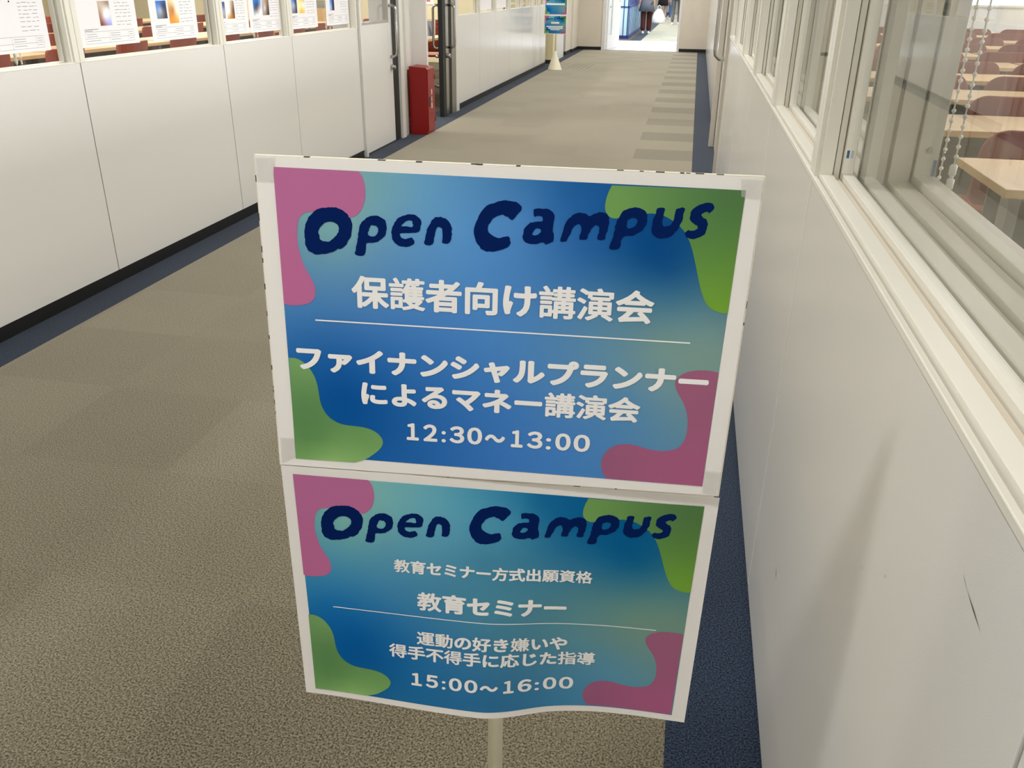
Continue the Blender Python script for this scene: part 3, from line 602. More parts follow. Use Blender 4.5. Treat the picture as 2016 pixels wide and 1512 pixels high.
S_UP = Sheet([(-.3566, .6843, 1.1985), (.0635, .7134, 1.1959), (.0592, .6989, .9078), (-.3583, .6697, .9054)])
S_LO = Sheet([(-.3571, .6672, .9058), (.0619, .7060, .9015), (.0565, .7096, .6140), (-.3606, .6710, .6094)], .017)
C_UP = [(92, 18, (112, 152, 152)), (70, 60, (116, 156, 150)), (150, 14, (92, 142, 176)), (212, 14, (66, 116, 162)), (262, 14, (30, 86, 140)), (288, 30, (28, 84, 142)),
        (230, 45, (72, 122, 176)), (170, 55, (84, 136, 182)), (110, 80, (88, 132, 168)), (60, 105, (84, 126, 160)), (200, 92, (72, 124, 178)), (280, 72, (36, 90, 146)), (335, 66, (0, 62, 116)), (352, 80, (6, 66, 122)),
        (340, 100, (50, 100, 132)), (300, 110, (72, 116, 150)), (370, 130, (98, 132, 136)), (395, 140, (112, 138, 132)), (350, 150, (112, 138, 128)), (390, 165, (114, 138, 124)), (300, 150, (88, 128, 152)),
        (30, 140, (62, 112, 164)), (40, 158, (44, 96, 152)), (100, 150, (58, 108, 164)), (200, 150, (68, 120, 176)), (70, 195, (16, 78, 140)), (75, 225, (0, 70, 132)), (60, 215, (4, 72, 134)), (110, 250, (20, 80, 142)), (105, 285, (26, 86, 148)),
        (160, 215, (44, 98, 158)), (220, 225, (56, 108, 168)), (220, 270, (56, 108, 170)), (290, 265, (64, 116, 172)), (330, 205, (78, 124, 160)), (345, 230, (82, 126, 158)), (300, 190, (84, 126, 158)), (350, 190, (100, 134, 146))]
DU = -3.6
C_LO = [(90, 18, (116, 166, 160)), (65, 65, (112, 160, 150)), (150, 16, (94, 156, 170)), (205, 16, (62, 132, 162)), (255, 16, (14, 92, 138)), (285, 30, (10, 90, 136)),
        (225, 48, (70, 136, 160)), (165, 60, (86, 146, 168)), (105, 85, (86, 142, 160)), (55, 112, (72, 134, 160)), (200, 95, (60, 120, 146)), (275, 75, (36, 102, 138)), (330, 68, (0, 82, 128)), (348, 84, (4, 84, 128)),
        (340, 106, (46, 106, 132)), (300, 116, (66, 118, 136)), (370, 136, (92, 128, 122)), (395, 148, (104, 132, 116)), (350, 152, (102, 134, 118)), (388, 168, (106, 132, 116)), (300, 155, (88, 130, 132)),
        (26, 145, (46, 116, 160)), (36, 165, (20, 98, 152)), (100, 155, (52, 114, 156)), (200, 152, (70, 124, 142)), (66, 200, (4, 82, 142)), (72, 232, (0, 76, 134)), (110, 255, (20, 92, 142)), (105, 285, (30, 96, 138)),
        (160, 220, (46, 106, 148)), (210, 235, (52, 108, 140)), (215, 275, (44, 100, 138)), (290, 270, (64, 120, 152)), (330, 210, (86, 130, 144)), (342, 235, (84, 132, 152)), (300, 195, (86, 130, 140)), (345, 192, (100, 130, 124))]
T_UP = [('保護者向け講演会', (79.3, 344.7, 100.0, 130.7), 1.12), ('ファイナンシャルプランナー', (24.6, 398.0, 169.8, 195.4), 1.25), ('によるマネー講演会', (84.7, 341.5, 201.1, 226.6), 1.08), ('12:30～13:00', (126.9, 299.2, 242.1, 260.2), .95)]
T_LO = [('教育セミナー方式出願資格', (108.5, 309.2, 99.3, 115.6), .60), ('教育セミナー', (131.6, 285.1, 137.0, 161.0), 1.05), ('運動の好き嫌いや', (130.5, 288.4, 187.9, 206.4), .66), ('得手不得手に応じた指導', (99.8, 319.1, 208.4, 227.0), .66), ('15:00～16:00', (123.7, 297.8, 244.9, 262.6), .9)]
poster('lecture_poster', 'upper blue Open Campus poster on the near sign stand, reading 12:30 to 13:00', S_UP,
       [[15.5, 8.4], [407.3, 10.7], [404.8, 287.7], [16.4, 284.3]], C_UP, T_UP, [((44.4, 144.6), (378.3, 145.8), .65)],
       tapes=[((0.3, .6), (17.5, .4), (15, 20.8), (.3, 21)), ((402.4, 1.5), (419.6, 1.0), (419.7, 17.4), (404.4, 16)), ((2.0, 267), (16.2, 266.7), (16.1, 286.7), (1.5, 295.5)), ((405.2, 271.2), (419.7, 270.7), (419.8, 296.4), (405.5, 294.3))])
poster('seminar_poster', 'lower teal Open Campus poster with billowing bottom edge, reading 15:00 to 16:00', S_LO,
       [[12.2, 9.1], [406.4, 11.2], [405.8, 288.2], [13.9, 288.6]], C_LO, T_LO, [((40.8, 169.2), (377.7, 170.2), .5)], du=DU)

# the stand that carries them: two backing panels on a pole with a cone foot
CREAMP = mat('cream_painted_metal', (238, 233, 206), .4, mottle=(30, .05))
BOARD = mat('worn_white_board', (230, 224, 208), .7)
CHIP = mat('board_chip', (60, 54, 46), .9)
def sign_stand(name, label, px, py, panels):
    root = thing(name, label, 'sign stand', (px, py, 0))
    def P(mb, nm, mats, **k):
        o = mb.obj(nm, mats, None, **k); o.data.transform(Matrix.Translation((-px, -py, 0))); o.parent = root; return o
    mb = MB(); mb.lathe([(.122, 0), (.124, .006), (.118, .014), (.020, .285), (.013, .30)], px, py, 40); P(mb, 'cone_base', CREAMP)
    ztop = max(max(c.z for c in s_.c) for s_, *_ in panels)-.01
    mb = MB(); mb.tube([(px, py, .285), (px, py, ztop)], .0086, 20); P(mb, 'pole', CREAMP)
    for sheet, rect, h0, h1, chips in panels:
        mb = MB(); u0, u1, v0, v1 = rect
        V = [sheet(u, v, h) if not sheet.amp else Sheet(sheet.c)(u, v, h) for h in (h0, h1) for u, v in ((u0, v0), (u1, v0), (u1, v1), (u0, v1))]
        mb.add(V, [(0, 1, 2, 3), (7, 6, 5, 4), (0, 4, 5, 1), (1, 5, 6, 2), (2, 6, 7, 3), (3, 7, 4, 0)], 0)
        if chips:
            rr = random.Random(3)
            for _ in range(34):
                e = rr.choice('ttttlllrb'); L = rr.uniform(1.5, 7); w = rr.uniform(.25, .7)
                t_ = rr.uniform(4, 400) if e in 'tb' else rr.uniform(4, 280)
                if e == 't': a = (t_, u0*0+v0-.2, t_+L, v0+w)
                elif e == 'b': a = (t_, v1-w, t_+L, v1+.2)
                elif e == 'l': a = (u0-.2, t_, u0+w, t_+L)
                else: a = (u1-w, t_, u1+.2, t_+L)
                hh = (h0+.00005, h0-rr.uniform(.0015, .004))
                V = [sheet(a[i], a[j], h) for h in hh for i, j in ((0, 1), (2, 1), (2, 3), (0, 3))]
                mb.add(V, [(0, 1, 2, 3), (7, 6, 5, 4), (0, 4, 5, 1), (1, 5, 6, 2), (2, 6, 7, 3), (3, 7, 4, 0)], 1)
        P(mb, 'sign_panel', [BOARD, CHIP])
    for q in (ztop-.12, .70): mb = MB(); mb.box(px-.018, px+.018, py-.013, py-.0085, q, q+.1); P(mb, 'bracket', GREYM)
    return root
sign_stand('sign_stand', 'cream pole sign stand with cone foot carrying the two near posters', -.153, .7165,
           [(S_UP, (-1.2, 421.2, -1.0, 298.0), -.0003, -.0053, True), (S_LO, (4, 416, 2, 250), -.0075, -.0105, False)])
YF = 15.47
F_UP = Sheet([(-2.520, YF, 1.158), (-2.136, YF, 1.158), (-2.136, YF, .866), (-2.520, YF, .866)]); F_LO = Sheet([(-2.523, YF, .860), (-2.139, YF, .860), (-2.139, YF, .570), (-2.523, YF, .570)])
def bars(rows):
    return [[[[a, v-h], [b, v-h], [b, v+h], [a, v+h]]] for a, b, v, h in rows]
for nm, lab, sh, rows in (('far_poster', 'small upper Open Campus poster on the distant sign stand, one long white line', F_UP, [(30, 370, 128, 13)]),
                          ('far_poster', 'small lower Open Campus poster on the distant sign stand, four short white lines', F_LO, [(130, 280, 118, 14), (45, 350, 178, 9), (80, 345, 204, 9), (120, 290, 228, 6)])):
    p = poster(nm, lab, sh, [[13, 9], [407, 9], [407, 288], [13, 288]], C_LO, [], [], du=DU)
    o = print_mesh('lettering', bars(rows), sh, .0010, WHITE_INK, INKM, None, 0); o.data.transform(p.matrix_basis.inverted()); o.parent = p
sign_stand('sign_stand', 'distant cream sign stand with cone foot beside the end of the left wall', -2.325, 15.50,
           [(F_UP, (-2, 422, -2, 299), -.0003, -.006, False), (F_LO, (-2, 422, -2, 299), -.0003, -.006, False)])

# ------------------------------------------------------------------ fire extinguisher box
RED = mat('red_enamel', (142, 10, 12), .35, mottle=(5, .06)); SLOT = mat('black_recess', (20, 14, 14), .6)
t = thing('fire_extinguisher_box', 'tall red fire extinguisher box with white lettering against the white pier', 'fire extinguisher box', (-2.53, 8.335, 0))
def loc(mb, nm, mats, root, **k):
    o = mb.obj(nm, mats, None, **k); o.data.transform(Matrix.Translation(-root.location)); o.parent = root; return o
mb = MB()
mb.prism([(-2.617, 0), (-2.448, 0), (-2.443, .03), (-2.440, .3), (-2.443, .597), (-2.455, .608), (-2.617, .618)], 'y', 8.215, 8.452); loc(mb, 'cabinet', RED, t, bevel=.004)
mb = MB(); mb.box(-2.442, -2.436, 8.222, 8.445, .03, .592); loc(mb, 'door', RED, t, bevel=.003)
mb = MB(); mb.box(-2.437, -2.4345, 8.245, 8.285, .255, .345); loc(mb, 'door_handle', SLOT, t)
HINGE = mat('dark_red_hinge', (110, 14, 16), .4)
for q in (.10, .49): mb = MB(); mb.tube([(-2.437, 8.449, q), (-2.437, 8.449, q+.055)], .006, 10); loc(mb, 'hinge', HINGE, t)
mb = MB()
for k in range(4): mb.box(-2.437, -2.4355, 8.28, 8.36, .135+.018*k, .139+.018*k)
loc(mb, 'vent', mat('vent_slot', (120, 18, 18), .5), t)
class YZ:   # lettering plane on the door of the box, facing the corridor
    n = Vector((1, 0, 0)); amp = 0
    def __call__(s, u, v, h=0): return Vector((-2.4355+h, 8.25+u/1000, .41-v/1000))
for k, glyph in enumerate('消火器'):
    o = print_mesh('lettering', [text_tris(glyph, (70, 104, 62*k, 62*k+52), 1.6)], YZ(), .0002, WHITE_INK, INKM, None, 0); o.data.transform(Matrix.Translation(-t.location)); o.parent = t

# ------------------------------------------------------------------ property sheets taped to the left windows
SHEETM = mat('office_paper', (240, 238, 240), .6, spec=.2)
def property_sheet(y0, y1, z0, photos, label, mapcol=(226, 224, 150)):
    xs = XL-.047; w = y1-y0; h = w*.707
    sh = Sheet([(xs, y0, z0+h), (xs, y1, z0+h), (xs-.002, y1, z0), (xs-.001, y0, z0)]); sh.n = Vector((1, 0, 0))
    root = thing('property_sheet', label, 'notice sheet', (xs, (y0+y1)/2, z0), group='notice sheets on the left windows'); inv = root.matrix_basis.inverted()
    ps = [paper_mesh('paper', sh, SHEETM, None, 8, 6)]
    G = []; K = []
    def bar(a, b, v, hh=.7): G.append([[[a, v-hh], [b, v-hh], [b, v+hh], [a, v+hh]]])
    rr = random.Random(int(y0*100))
    for v in (98, 112, 126, 140, 154, 168, 182, 202, 216): 
        x = 268
        while x < 372: L = rr.uniform(10, 40); bar(x, min(380, x+L), v+rr.uniform(-1, 1), .9); x += L+rr.uniform(4, 16)
    bar(36, 130, 228, 1.2); bar(36, 90, 234, 1.2)
    for v in (238, 264, 284): bar(36, 384, v, .5)
    for x in (36, 200, 340, 384): G.append([[[x-.4, 238], [x+.4, 238], [x+.4, 284], [x-.4, 284]]])
    for v in (247, 256, 273): bar(46, 110+rr.uniform(0, 30), v, .8); bar(210, 280, v, .8); bar(348, 376, v, .8)
    ps.append(print_mesh('lettering', G, sh, .0006, [(0, 0, (120, 118, 122))], INKM, None, 0))
    ps.append(print_mesh('map', [[[[60, 40], [215, 40], [215, 88], [60, 88]]]], sh, .0006, [(70, 60, (150, 190, 205)), (140, 70, mapcol), (200, 60, mapcol)], INKM, None, 20))
    ps.append(print_mesh('map_mark', [[[[222, 104], [230, 104], [230, 110], [222, 110]]]], sh, .0006, [(0, 0, (60, 58, 60))], INKM, None, 0))
    for (u0, u1, v0, v1, ctrl) in photos:
        ps.append(print_mesh('photo', [[[[u0, v0], [u1, v0], [u1, v1], [u0, v1]]]], sh, .0007, [(u0+(u1-u0)*a, v0+(v1-v0)*b, c) for a, b, c in ctrl], INKM, None, 7))
    for c in ps: c.data.transform(inv); c.parent = root
ROOMP = [(.1, .1, (190, 170, 150)), (.8, .1, (130, 100, 80)), (.2, .5, (160, 130, 110)), (.45, .6, (240, 240, 245)), (.75, .4, (250, 250, 250)), (.2, .9, (120, 60, 40)), (.75, .9, (150, 150, 210))]
SKYP = [(.2, .15, (60, 110, 190)), (.8, .1, (70, 90, 140)), (.7, .3, (40, 40, 50)), (.4, .55, (200, 200, 205)), (.8, .6, (90, 88, 95)), (.3, .85, (120, 118, 124)), (.8, .9, (60, 60, 66))]
WOODP = [(.2, .1, (220, 190, 140)), (.8, .15, (240, 225, 200)), (.45, .45, (150, 90, 50)), (.8, .5, (235, 220, 200)), (.3, .85, (220, 140, 60)), (.8, .9, (226, 150, 70))]
SLOPEP = [(.2, .15, (90, 100, 170)), (.8, .2, (60, 66, 110)), (.3, .5, (110, 112, 130)), (.7, .55, (170, 170, 178)), (.3, .85, (60, 58, 66)), (.8, .85, (150, 150, 156))]
HALLP = [(.2, .2, (240, 238, 240)), (.85, .15, (150, 120, 90)), (.3, .6, (238, 236, 240)), (.7, .5, (140, 110, 70)), (.95, .6, (40, 34, 30)), (.3, .95, (190, 120, 50)), (.8, .9, (150, 90, 40))]
ORANP = [(.2, .2, (240, 190, 90)), (.8, .1, (170, 90, 40)), (.2, .6, (255, 230, 190)), (.8, .55, (255, 240, 220)), (.5, .9, (230, 150, 50))]
BLUEP = [(.2, .2, (90, 130, 220)), (.3, .8, (170, 190, 230)), (.7, .2, (50, 60, 110)), (.75, .6, (30, 32, 40)), (.7, .95, (40, 40, 46))]
property_sheet(3.020, 3.440, 1.056, [], 'white notice sheet without photos, left of the first window post')
property_sheet(3.640, 4.085, 1.050, [(150, 232, 118, 216, ROOMP)], 'white notice sheet with one pinkish room photo and a yellow map, on the window')
property_sheet(4.200, 4.640, 1.047, [(60, 150, 118, 198, SKYP), (166, 252, 112, 222, WOODP)], 'white notice sheet with building photo beside orange corridor photo')
property_sheet(4.825, 5.235, 1.043, [(60, 140, 116, 206, SLOPEP), (158, 252, 112, 210, HALLP)], 'white notice sheet with purple-grey sky photo beside a white room photo')
property_sheet(5.250, 5.692, 1.041, [(60, 160, 112, 206, [(.2, .1, (60, 130, 220)), (.8, .1, (70, 140, 225)), (.6, .4, (60, 50, 50)), (.3, .6, (50, 50, 56)), (.8, .7, (226, 210, 220)), (.3, .95, (230, 220, 210))]), (172, 262, 108, 208, ROOMP[:4]+[(.6, .6, (110, 90, 70)), (.8, .9, (60, 44, 40))])], 'white notice sheet with bright blue sky photo, beside the second window post', (216, 210, 130))
property_sheet(5.800, 6.285, 1.036, [(55, 130, 116, 212, SKYP), (146, 240, 108, 214, ORANP)], 'white notice sheet with bright orange interior photo')
property_sheet(6.450, 6.905, 1.036, [(70, 150, 112, 204, BLUEP)], 'white notice sheet with one dark blue tower photo, beside the sliding door')
for k, (a, b) in enumerate(((11.26, 12.02), (12.20, 12.96))):
    mb = MB(); mb.box(XL-.047, XL-.0476, a, b, 1.03, 1.9); o = mb.obj('paper_cover', SHEETM)
    tag(o, ['plain white paper cover on the far left window nearer the double door', 'plain white paper cover on the far left window nearer the distant sign'][k], 'paper sheet', 'paper covers on the far left windows')

# ------------------------------------------------------------------ classroom furniture
TOPM = mat('maple_tabletop', (224, 194, 146), .38, mottle=(9, .05)); EDGE = mat('maple_edge', (204, 170, 118), .45)
MODESTY = mat('grey_modesty_panel', (120, 118, 110), .6); LEGM = mat('silver_leg', (176, 176, 170), .35, metallic=.6)
MAROON = mat('maroon_fabric_shell', (136, 58, 46), .6, bump=(500, .2)); RUST = mat('rust_fabric_shell', (158, 64, 36), .6, bump=(500, .2)); CHLEG = mat('dark_chair_leg', (70, 68, 66), .4, metallic=.4)
def table_proto(W, Dp, H, cat='desk'):
    t = thing('classroom_desk', '', cat)
    m1 = MB(); m1.box(-W/2, W/2, -Dp/2, Dp/2, H-.03, H-.001, 1); m1.box(-W/2+.001, W/2-.001, -Dp/2+.001, Dp/2-.001, H-.002, H, 0); m1.obj('tabletop', [TOPM, EDGE], t, bevel=.002)
    for s in (-1, 1):
        l = MB(); x = s*(W/2-.13); l.box(x-.022, x+.022, -.045, .045, .05, H-.03); l.box(x-.02, x+.02, -Dp/2+.03, Dp/2-.03, .02, .055)
        for q in (-1, 1): l.tube([(x, q*(Dp/2-.06), .0), (x, q*(Dp/2-.06), .025)], .02, 10)
        l.obj('leg', LEGM, t, bevel=.003)
    p = MB(); p.box(-W/2+.12, W/2-.12, Dp/2-.075, Dp/2-.06, .30, H-.03); p.obj('modesty_panel', MODESTY, t)
    s_ = MB(); s_.box(-W/2+.16, W/2-.16, -.10, Dp/2-.08, H-.16, H-.15); s_.obj('shelf', MODESTY, t); return t
def chair_proto(shell, wb=.50, top=.765, square=False):
    t = thing('classroom_chair', '', 'chair')
    s_ = MB(); n = 8; V = []; F = []
    for h in (0, 1):
        for j in range(n+1):
            for i in range(n+1):
                x = -.23+.46*i/n; y = -.22+.44*j/n; z = .43+.012*((x/.23)**2)-.015*(j/n > .85)-(0 if h == 0 else .028); V.append((x, y, z))
    N = (n+1)**2
    for j in range(n):
        for i in range(n): k = j*(n+1)+i; F.append((k, k+1, k+n+2, k+n+1)); F.append((N+k, N+k+n+1, N+k+n+2, N+k+1))
    rim = [i for i in range(n+1)]+[j*(n+1)+n for j in range(1, n+1)]+[n*(n+1)+i for i in range(n-1, -1, -1)]+[j*(n+1) for j in range(n-1, 0, -1)]
    for a, b in zip(rim, rim[1:]+rim[:1]): F.append((a, b, N+b, N+a))
    s_.add(V, F, 0, True); s_.obj('seat', shell, t)
    # backrest: curved slab with rounded upper corners
    b_ = MB(); prof = []; r = .03 if square else .10; z0, z1, hw = .47, top, wb/2
    for k in range(9): a = math.pi/2*k/8; prof.append((hw-r+r*math.cos(a), z1-r+r*math.sin(a)))
    for k in range(9): a = math.pi/2+math.pi/2*k/8; prof.append((-hw+r+r*math.cos(a), z1-r+r*math.sin(a)))
    prof += [(-hw, z0+.03), (-hw+.03, z0), (hw-.03, z0), (hw, z0+.03)]
    bmv = MB(); m_ = len(prof)
    def cy(x, z): return -.245+.10*(x/hw)**2*.5-(z-z0)*.16
    V = [(x, cy(x, z), z) for x, z in prof]+[(x, cy(x, z)-.022, z) for x, z in prof]
    xs = [-hw+wb*i/10 for i in range(11)]
    bm = bmesh.new()
    vs = [bm.verts.new((x, 0, z)) for x, z in prof]; f = bm.faces.new(vs)
    for x in xs[1:-1]: bmesh.ops.bisect_plane(bm, geom=bm.verts[:]+bm.edges[:]+bm.faces[:], plane_co=(x, 0, 0), plane_no=(1, 0, 0), dist=1e-5)
    ex = bmesh.ops.extrude_face_region(bm, geom=bm.faces[:])
    for v in [g for g in ex['geom'] if isinstance(g, bmesh.types.BMVert)]: v.co.y -= .024
    for v in bm.verts: v.co.y += cy(v.co.x, v.co.z)
    bmesh.ops.recalc_face_normals(bm, faces=bm.faces)
    me = bpy.data.meshes.new('backrest'); bm.to_mesh(me); bm.free(); me.materials.append(shell)
    o = bpy.data.objects.new('backrest', me); COL.objects.link(o); o.parent = t
    bv = o.modifiers.new('b', 'BEVEL'); bv.width = .006; bv.segments = 2; bv.limit_method = 'ANGLE'
    for sx in (-1, 1):
        for sy in (-1, 1):
            l = MB(); l.tube([(sx*.20, sy*.19, .42), (sx*.215, sy*.225, 0)], .011, 8); l.obj('leg', CHLEG, t)
    for sx in (-1, 1): s2 = MB(); s2.tube([(sx*.14, -.15, .405), (sx*.14, -.225, .41), (sx*.14, -.262, .47), (sx*.14, -.285, .60)], .010, 8); s2.obj('back_support', CHLEG, t)
    return t
H_DESK = .72
ROWS_R = [3.19, 4.58, 5.95, 7.26, 8.62, 9.98, 11.40, 12.80, 14.20, 15.60]           # front edges of the desk rows right of the corridor
XCH = [None, 1.26, 1.555, 1.38, 1.35, 1.43, 1.40, 1.36, 1.42, 1.38]
dp = table_proto(1.80, .62, H_DESK); ch = chair_proto(MAROON, .52, .80); du_ = cu_ = False
def put_desk(x, y, rz, label, group):
    global du_
    if not du_: du_ = True; dp.location = (x, y, 0); dp.rotation_euler = (0, 0, rz); dp['label'] = label; dp['group'] = group; return dp
    return dup(dp, (x, y, 0), rz, label, group)
def put_chair(x, y, rz, label, group):
    global cu_
    if not cu_: cu_ = True; ch.location = (x, y, 0); ch.rotation_euler = (0, 0, rz); ch['label'] = label; ch['group'] = group; return ch
    return dup(ch, (x, y, 0), rz, label, group)
GD, GC = 'maple desks in the right classroom', 'maroon chairs in the right classroom'
for r, y in enumerate(ROWS_R):
    nt_ = 1 if r < 2 else (2 if r < 6 else 3)
    for k in range(nt_):
        put_desk(1.08+.9+k*1.84, y+.31, 0, ('maple desk at the aisle end of the %s row behind the right windows' if k == 0 else 'maple desk further from the aisle, ' + ('second' if k == 1 else 'third') + ' in the %s row behind the right windows') % ORD[r], GD)
    if XCH[r] is None: continue
    kmax = {1: 1, 2: 2, 3: 3, 4: 3, 5: 4, 6: 5, 7: 5, 8: 6, 9: 6}[r]
    for k in range(kmax):
        put_chair(XCH[r]+.25+.622*k, y-.235, random.uniform(-.03, .03), 'maroon chair, %s from the aisle at the %s desk row behind the right windows' % (ORD[k], ORD[r]), GC)
# left classroom: rows run along the corridor
ch2 = chair_proto(RUST, .48, .80, True); c2u = False
def put_chair2(x, y, rz, label, group):
    global c2u
    if not c2u: c2u = True; ch2.location = (x, y, 0); ch2.rotation_euler = (0, 0, rz); ch2['label'] = label; ch2['group'] = group; return
    dup(ch2, (x, y, 0), rz, label, group)
GD2, GC2 = 'maple desks in the left classroom', 'rust-brown chairs in the left classroom'
for r, x in enumerate((-5.62, -7.12, -8.62, -10.12)):
    ys = (6.42, 8.28, 10.14, 12.0, 13.86)
    for k, y in enumerate(ys):
        if r < 1 and k > 4: continue
        put_desk(x-.31, y, math.pi/2, 'maple desk, %s along the %s desk row behind the left windows' % (ORD[k], ORD[r]), GD2)
        for q in (-.45, .45):
            put_chair2(x+.16, y+q, math.pi/2, 'rust-brown chair, %s end of the %s desk in the %s row, left classroom' % ('near' if q < 0 else 'far', ORD[k], ORD[r]), GC2)
for k, (x, y) in enumerate(((-3.56, 12.40), (-3.95, 13.55), (-4.25, 14.60))):
    put_chair2(x, y, 0, 'rust-brown chair, %s behind the folding table inside the open double door' % ORD[k], GC2)
# lectern at the end of the left classroom
t = thing('lectern', 'tan wooden lectern with grey console top at the end of the left classroom', 'lectern', (-6.85, 15.7, 0))
mb = MB(); mb.box(-.42, .42, -.3, .3, 0, .90); mb.obj('cabinet', mat('tan_wood', (222, 178, 110), .5, mottle=(6, .08)), t, bevel=.004)
mb = MB(); mb.prism([(-.28, .90), (.28, .90), (.28, 1.02), (-.2, .96)], 'x', -.40, .40); mb.obj('console', mat('dark_grey_console', (104, 104, 92), .5), t)
# table, card and hanging notice seen through the open double door
t = thing('folding_table', 'maple folding table on castors inside the open double door', 'table', (-3.52, 10.9, 0))
mb = MB(); mb.box(-.31, .31, -1.0, 1.0, .672, .70); mb.obj('tabletop', TOPM, t, bevel=.003)
for s in (-1, 1):
    mb = MB(); mb.tube([(0, s*.82, .67), (0, s*.82, .09)], .02, 10); mb.tube([(-.27, s*.82, .05), (0, s*.82, .12), (.27, s*.82, .05)], .016, 10)
    mb.obj('leg', LEGM, t)
    for q in (-.27, .27):
        mb = MB(); mb.tube([(q-.012, s*.82, .03), (q+.012, s*.82, .03)], .03, 14); mb.obj('caster', BLACK, t)
mb = MB(); mb.box(-.24, -.225, -.9, .9, .28, .66); mb.obj('modesty_panel', mat('dark_modesty_panel', (44, 40, 38), .6), t)
mb = MB(); mb.tube([(.02, -.82, .12), (.06, 0, .30), (.02, .82, .55)], .014, 8); mb.obj('brace', GREYM, t)
mb = MB()
V = [(-3.355, 11.20, .701), (-3.225, 11.26, .701), (-3.245, 11.36, .905), (-3.375, 11.30, .905)]
o = thing('display_card', 'white display card with a grey picture propped on the folding table', 'display card', (-3.29, 11.25, .701))
def card(nm, V, th, M):
    m_ = MB(); a = [Vector(v) for v in V]; n_ = (a[1]-a[0]).cross(a[3]-a[0]).normalized(); m_.add(a+[v-n_*th for v in a], [(0, 1, 2, 3), (7, 6, 5, 4), (0, 4, 5, 1), (1, 5, 6, 2), (2, 6, 7, 3), (3, 7, 4, 0)]); return loc(m_, nm, M, o)
card('board', V, .004, SHEETM)
c0, c1, c2, c3 = [Vector(v) for v in V]; n_ = (c1-c0).cross(c3-c0).normalized()
def lerp(a, b): return c0*(1-a)*(1-b)+c1*a*(1-b)+c2*a*b+c3*(1-a)*b+n_*.0008
card('picture', [lerp(.25, .1), lerp(.85, .1), lerp(.85, .95), lerp(.25, .95)], .0006, mat('grey_picture', (150, 152, 158), .6))
card('figure', [lerp(.5, .1)+n_*.001, lerp(.8, .1)+n_*.001, lerp(.6, .5)+n_*.001, lerp(.4, .75)+n_*.001], .0006, mat('dark_figure', (92, 96, 108), .6))
# hedge outside the classroom windows
o = thing('wall_notice', 'white notice with grey lines and a red bar on the classroom end wall', 'notice', (-4.85, 16.295, .97))
card('paper', [(-5.10, 16.293, .975), (-4.68, 16.293, .975), (-4.68, 16.293, 1.60), (-5.10, 16.293, 1.60)], .003, SHEETM)
for z_, M_ in ((1.02, mat('red_bar', (206, 110, 104), .6)), (1.16, mat('grey_bar', (150, 146, 150), .6)), (1.32, bpy.data.materials['grey_bar'] if 'grey_bar' in bpy.data.materials else None), (1.46, None)):
    card('printed_bar', [(-5.04, 16.2915, z_), (-4.74, 16.2915, z_), (-4.74, 16.2915, z_+.045), (-5.04, 16.2915, z_+.045)], .001, M_ or bpy.data.materials['grey_bar'])
# bead chains of the roller blinds between frame and classroom
BEAD = mat('white_bead', (236, 234, 222), .35)
def blind(y, x, label, zb, w=.055, y0=None, y1=None):
    t = thing('roller_blind', label, 'roller blind', (x, y, 2.02))
    mb = MB(); sx = .034 if x > 0 else -.034; mb.tube([(sx, (y0-y), 0), (sx, (y1-y), 0)], .028, 16); mb.obj('roller_tube', WHITE, t)
    mb = MB()
    for s in (-1, 1):
        yy = s*w/2; z = 0
        while z > zb-2.02+.02:
            mb.ball((0, yy+.0012*math.sin(z*9), z), .0041, 8, 5); z -= .0170
        mb.tube([(0, yy, 0), (0, yy, zb-2.02+.02)], .0015, 5)
    for k in range(7):
        a = math.pi*k/6; mb.ball((0, w/2*math.cos(a), zb-2.02+.02-.02*math.sin(a)), .0041, 8, 5)
    cc = mb.obj('bead_chain', BEAD, t)
    mb = MB()
    for q in (0, .024): mb.tube([(0, -w/2, -.965-q), (0, -w/2, -.968-q), (0, -w/2, -.983-q), (0, -w/2, -.986-q)], [.0035, .0065, .0065, .0035], 10)
    mb.obj('connector', mat('clear_connector', (226, 226, 214), .25) if 'clear_connector' not in bpy.data.materials else bpy.data.materials['clear_connector'], cc)
    return t
blind(1.690, .466, 'roller blind with white bead chain in the nearest right window', .935, .075, .78, 1.72)
blind(2.735, .466, 'roller blind with white bead chain in the second right window', .955, .055, 1.85, 2.78)
blind(3.300, -2.725, 'roller blind with white bead chain in the left window before the first post', .99, .03, 2.4, 3.45)
blind(5.42, -2.725, 'roller blind with white bead chain between the second and third left posts', .99, .05, 4.9, 5.6)
blind(6.60, -2.725, 'roller blind with white bead chain behind the notice sheet with the blue tower', .99, .07, 5.8, 6.85)
m_ = MB(); m_.tube([(XR+.206, 1.690, 1.068), (XR+.2085, 1.690, 1.068)], .005, 14); m_.tube([(XR+.19, 1.7150, 1.068), (XR+.19, 1.7125, 1.068)], .005, 14)
m_.obj('screw', STEEL, wr)
m_ = MB(); m_.box(XR+.2, XR+.2055, 1.7140, 1.7152, 1.02, 1.05); m_.obj('tape_scrap', bpy.data.materials['blue_tape'], wr)
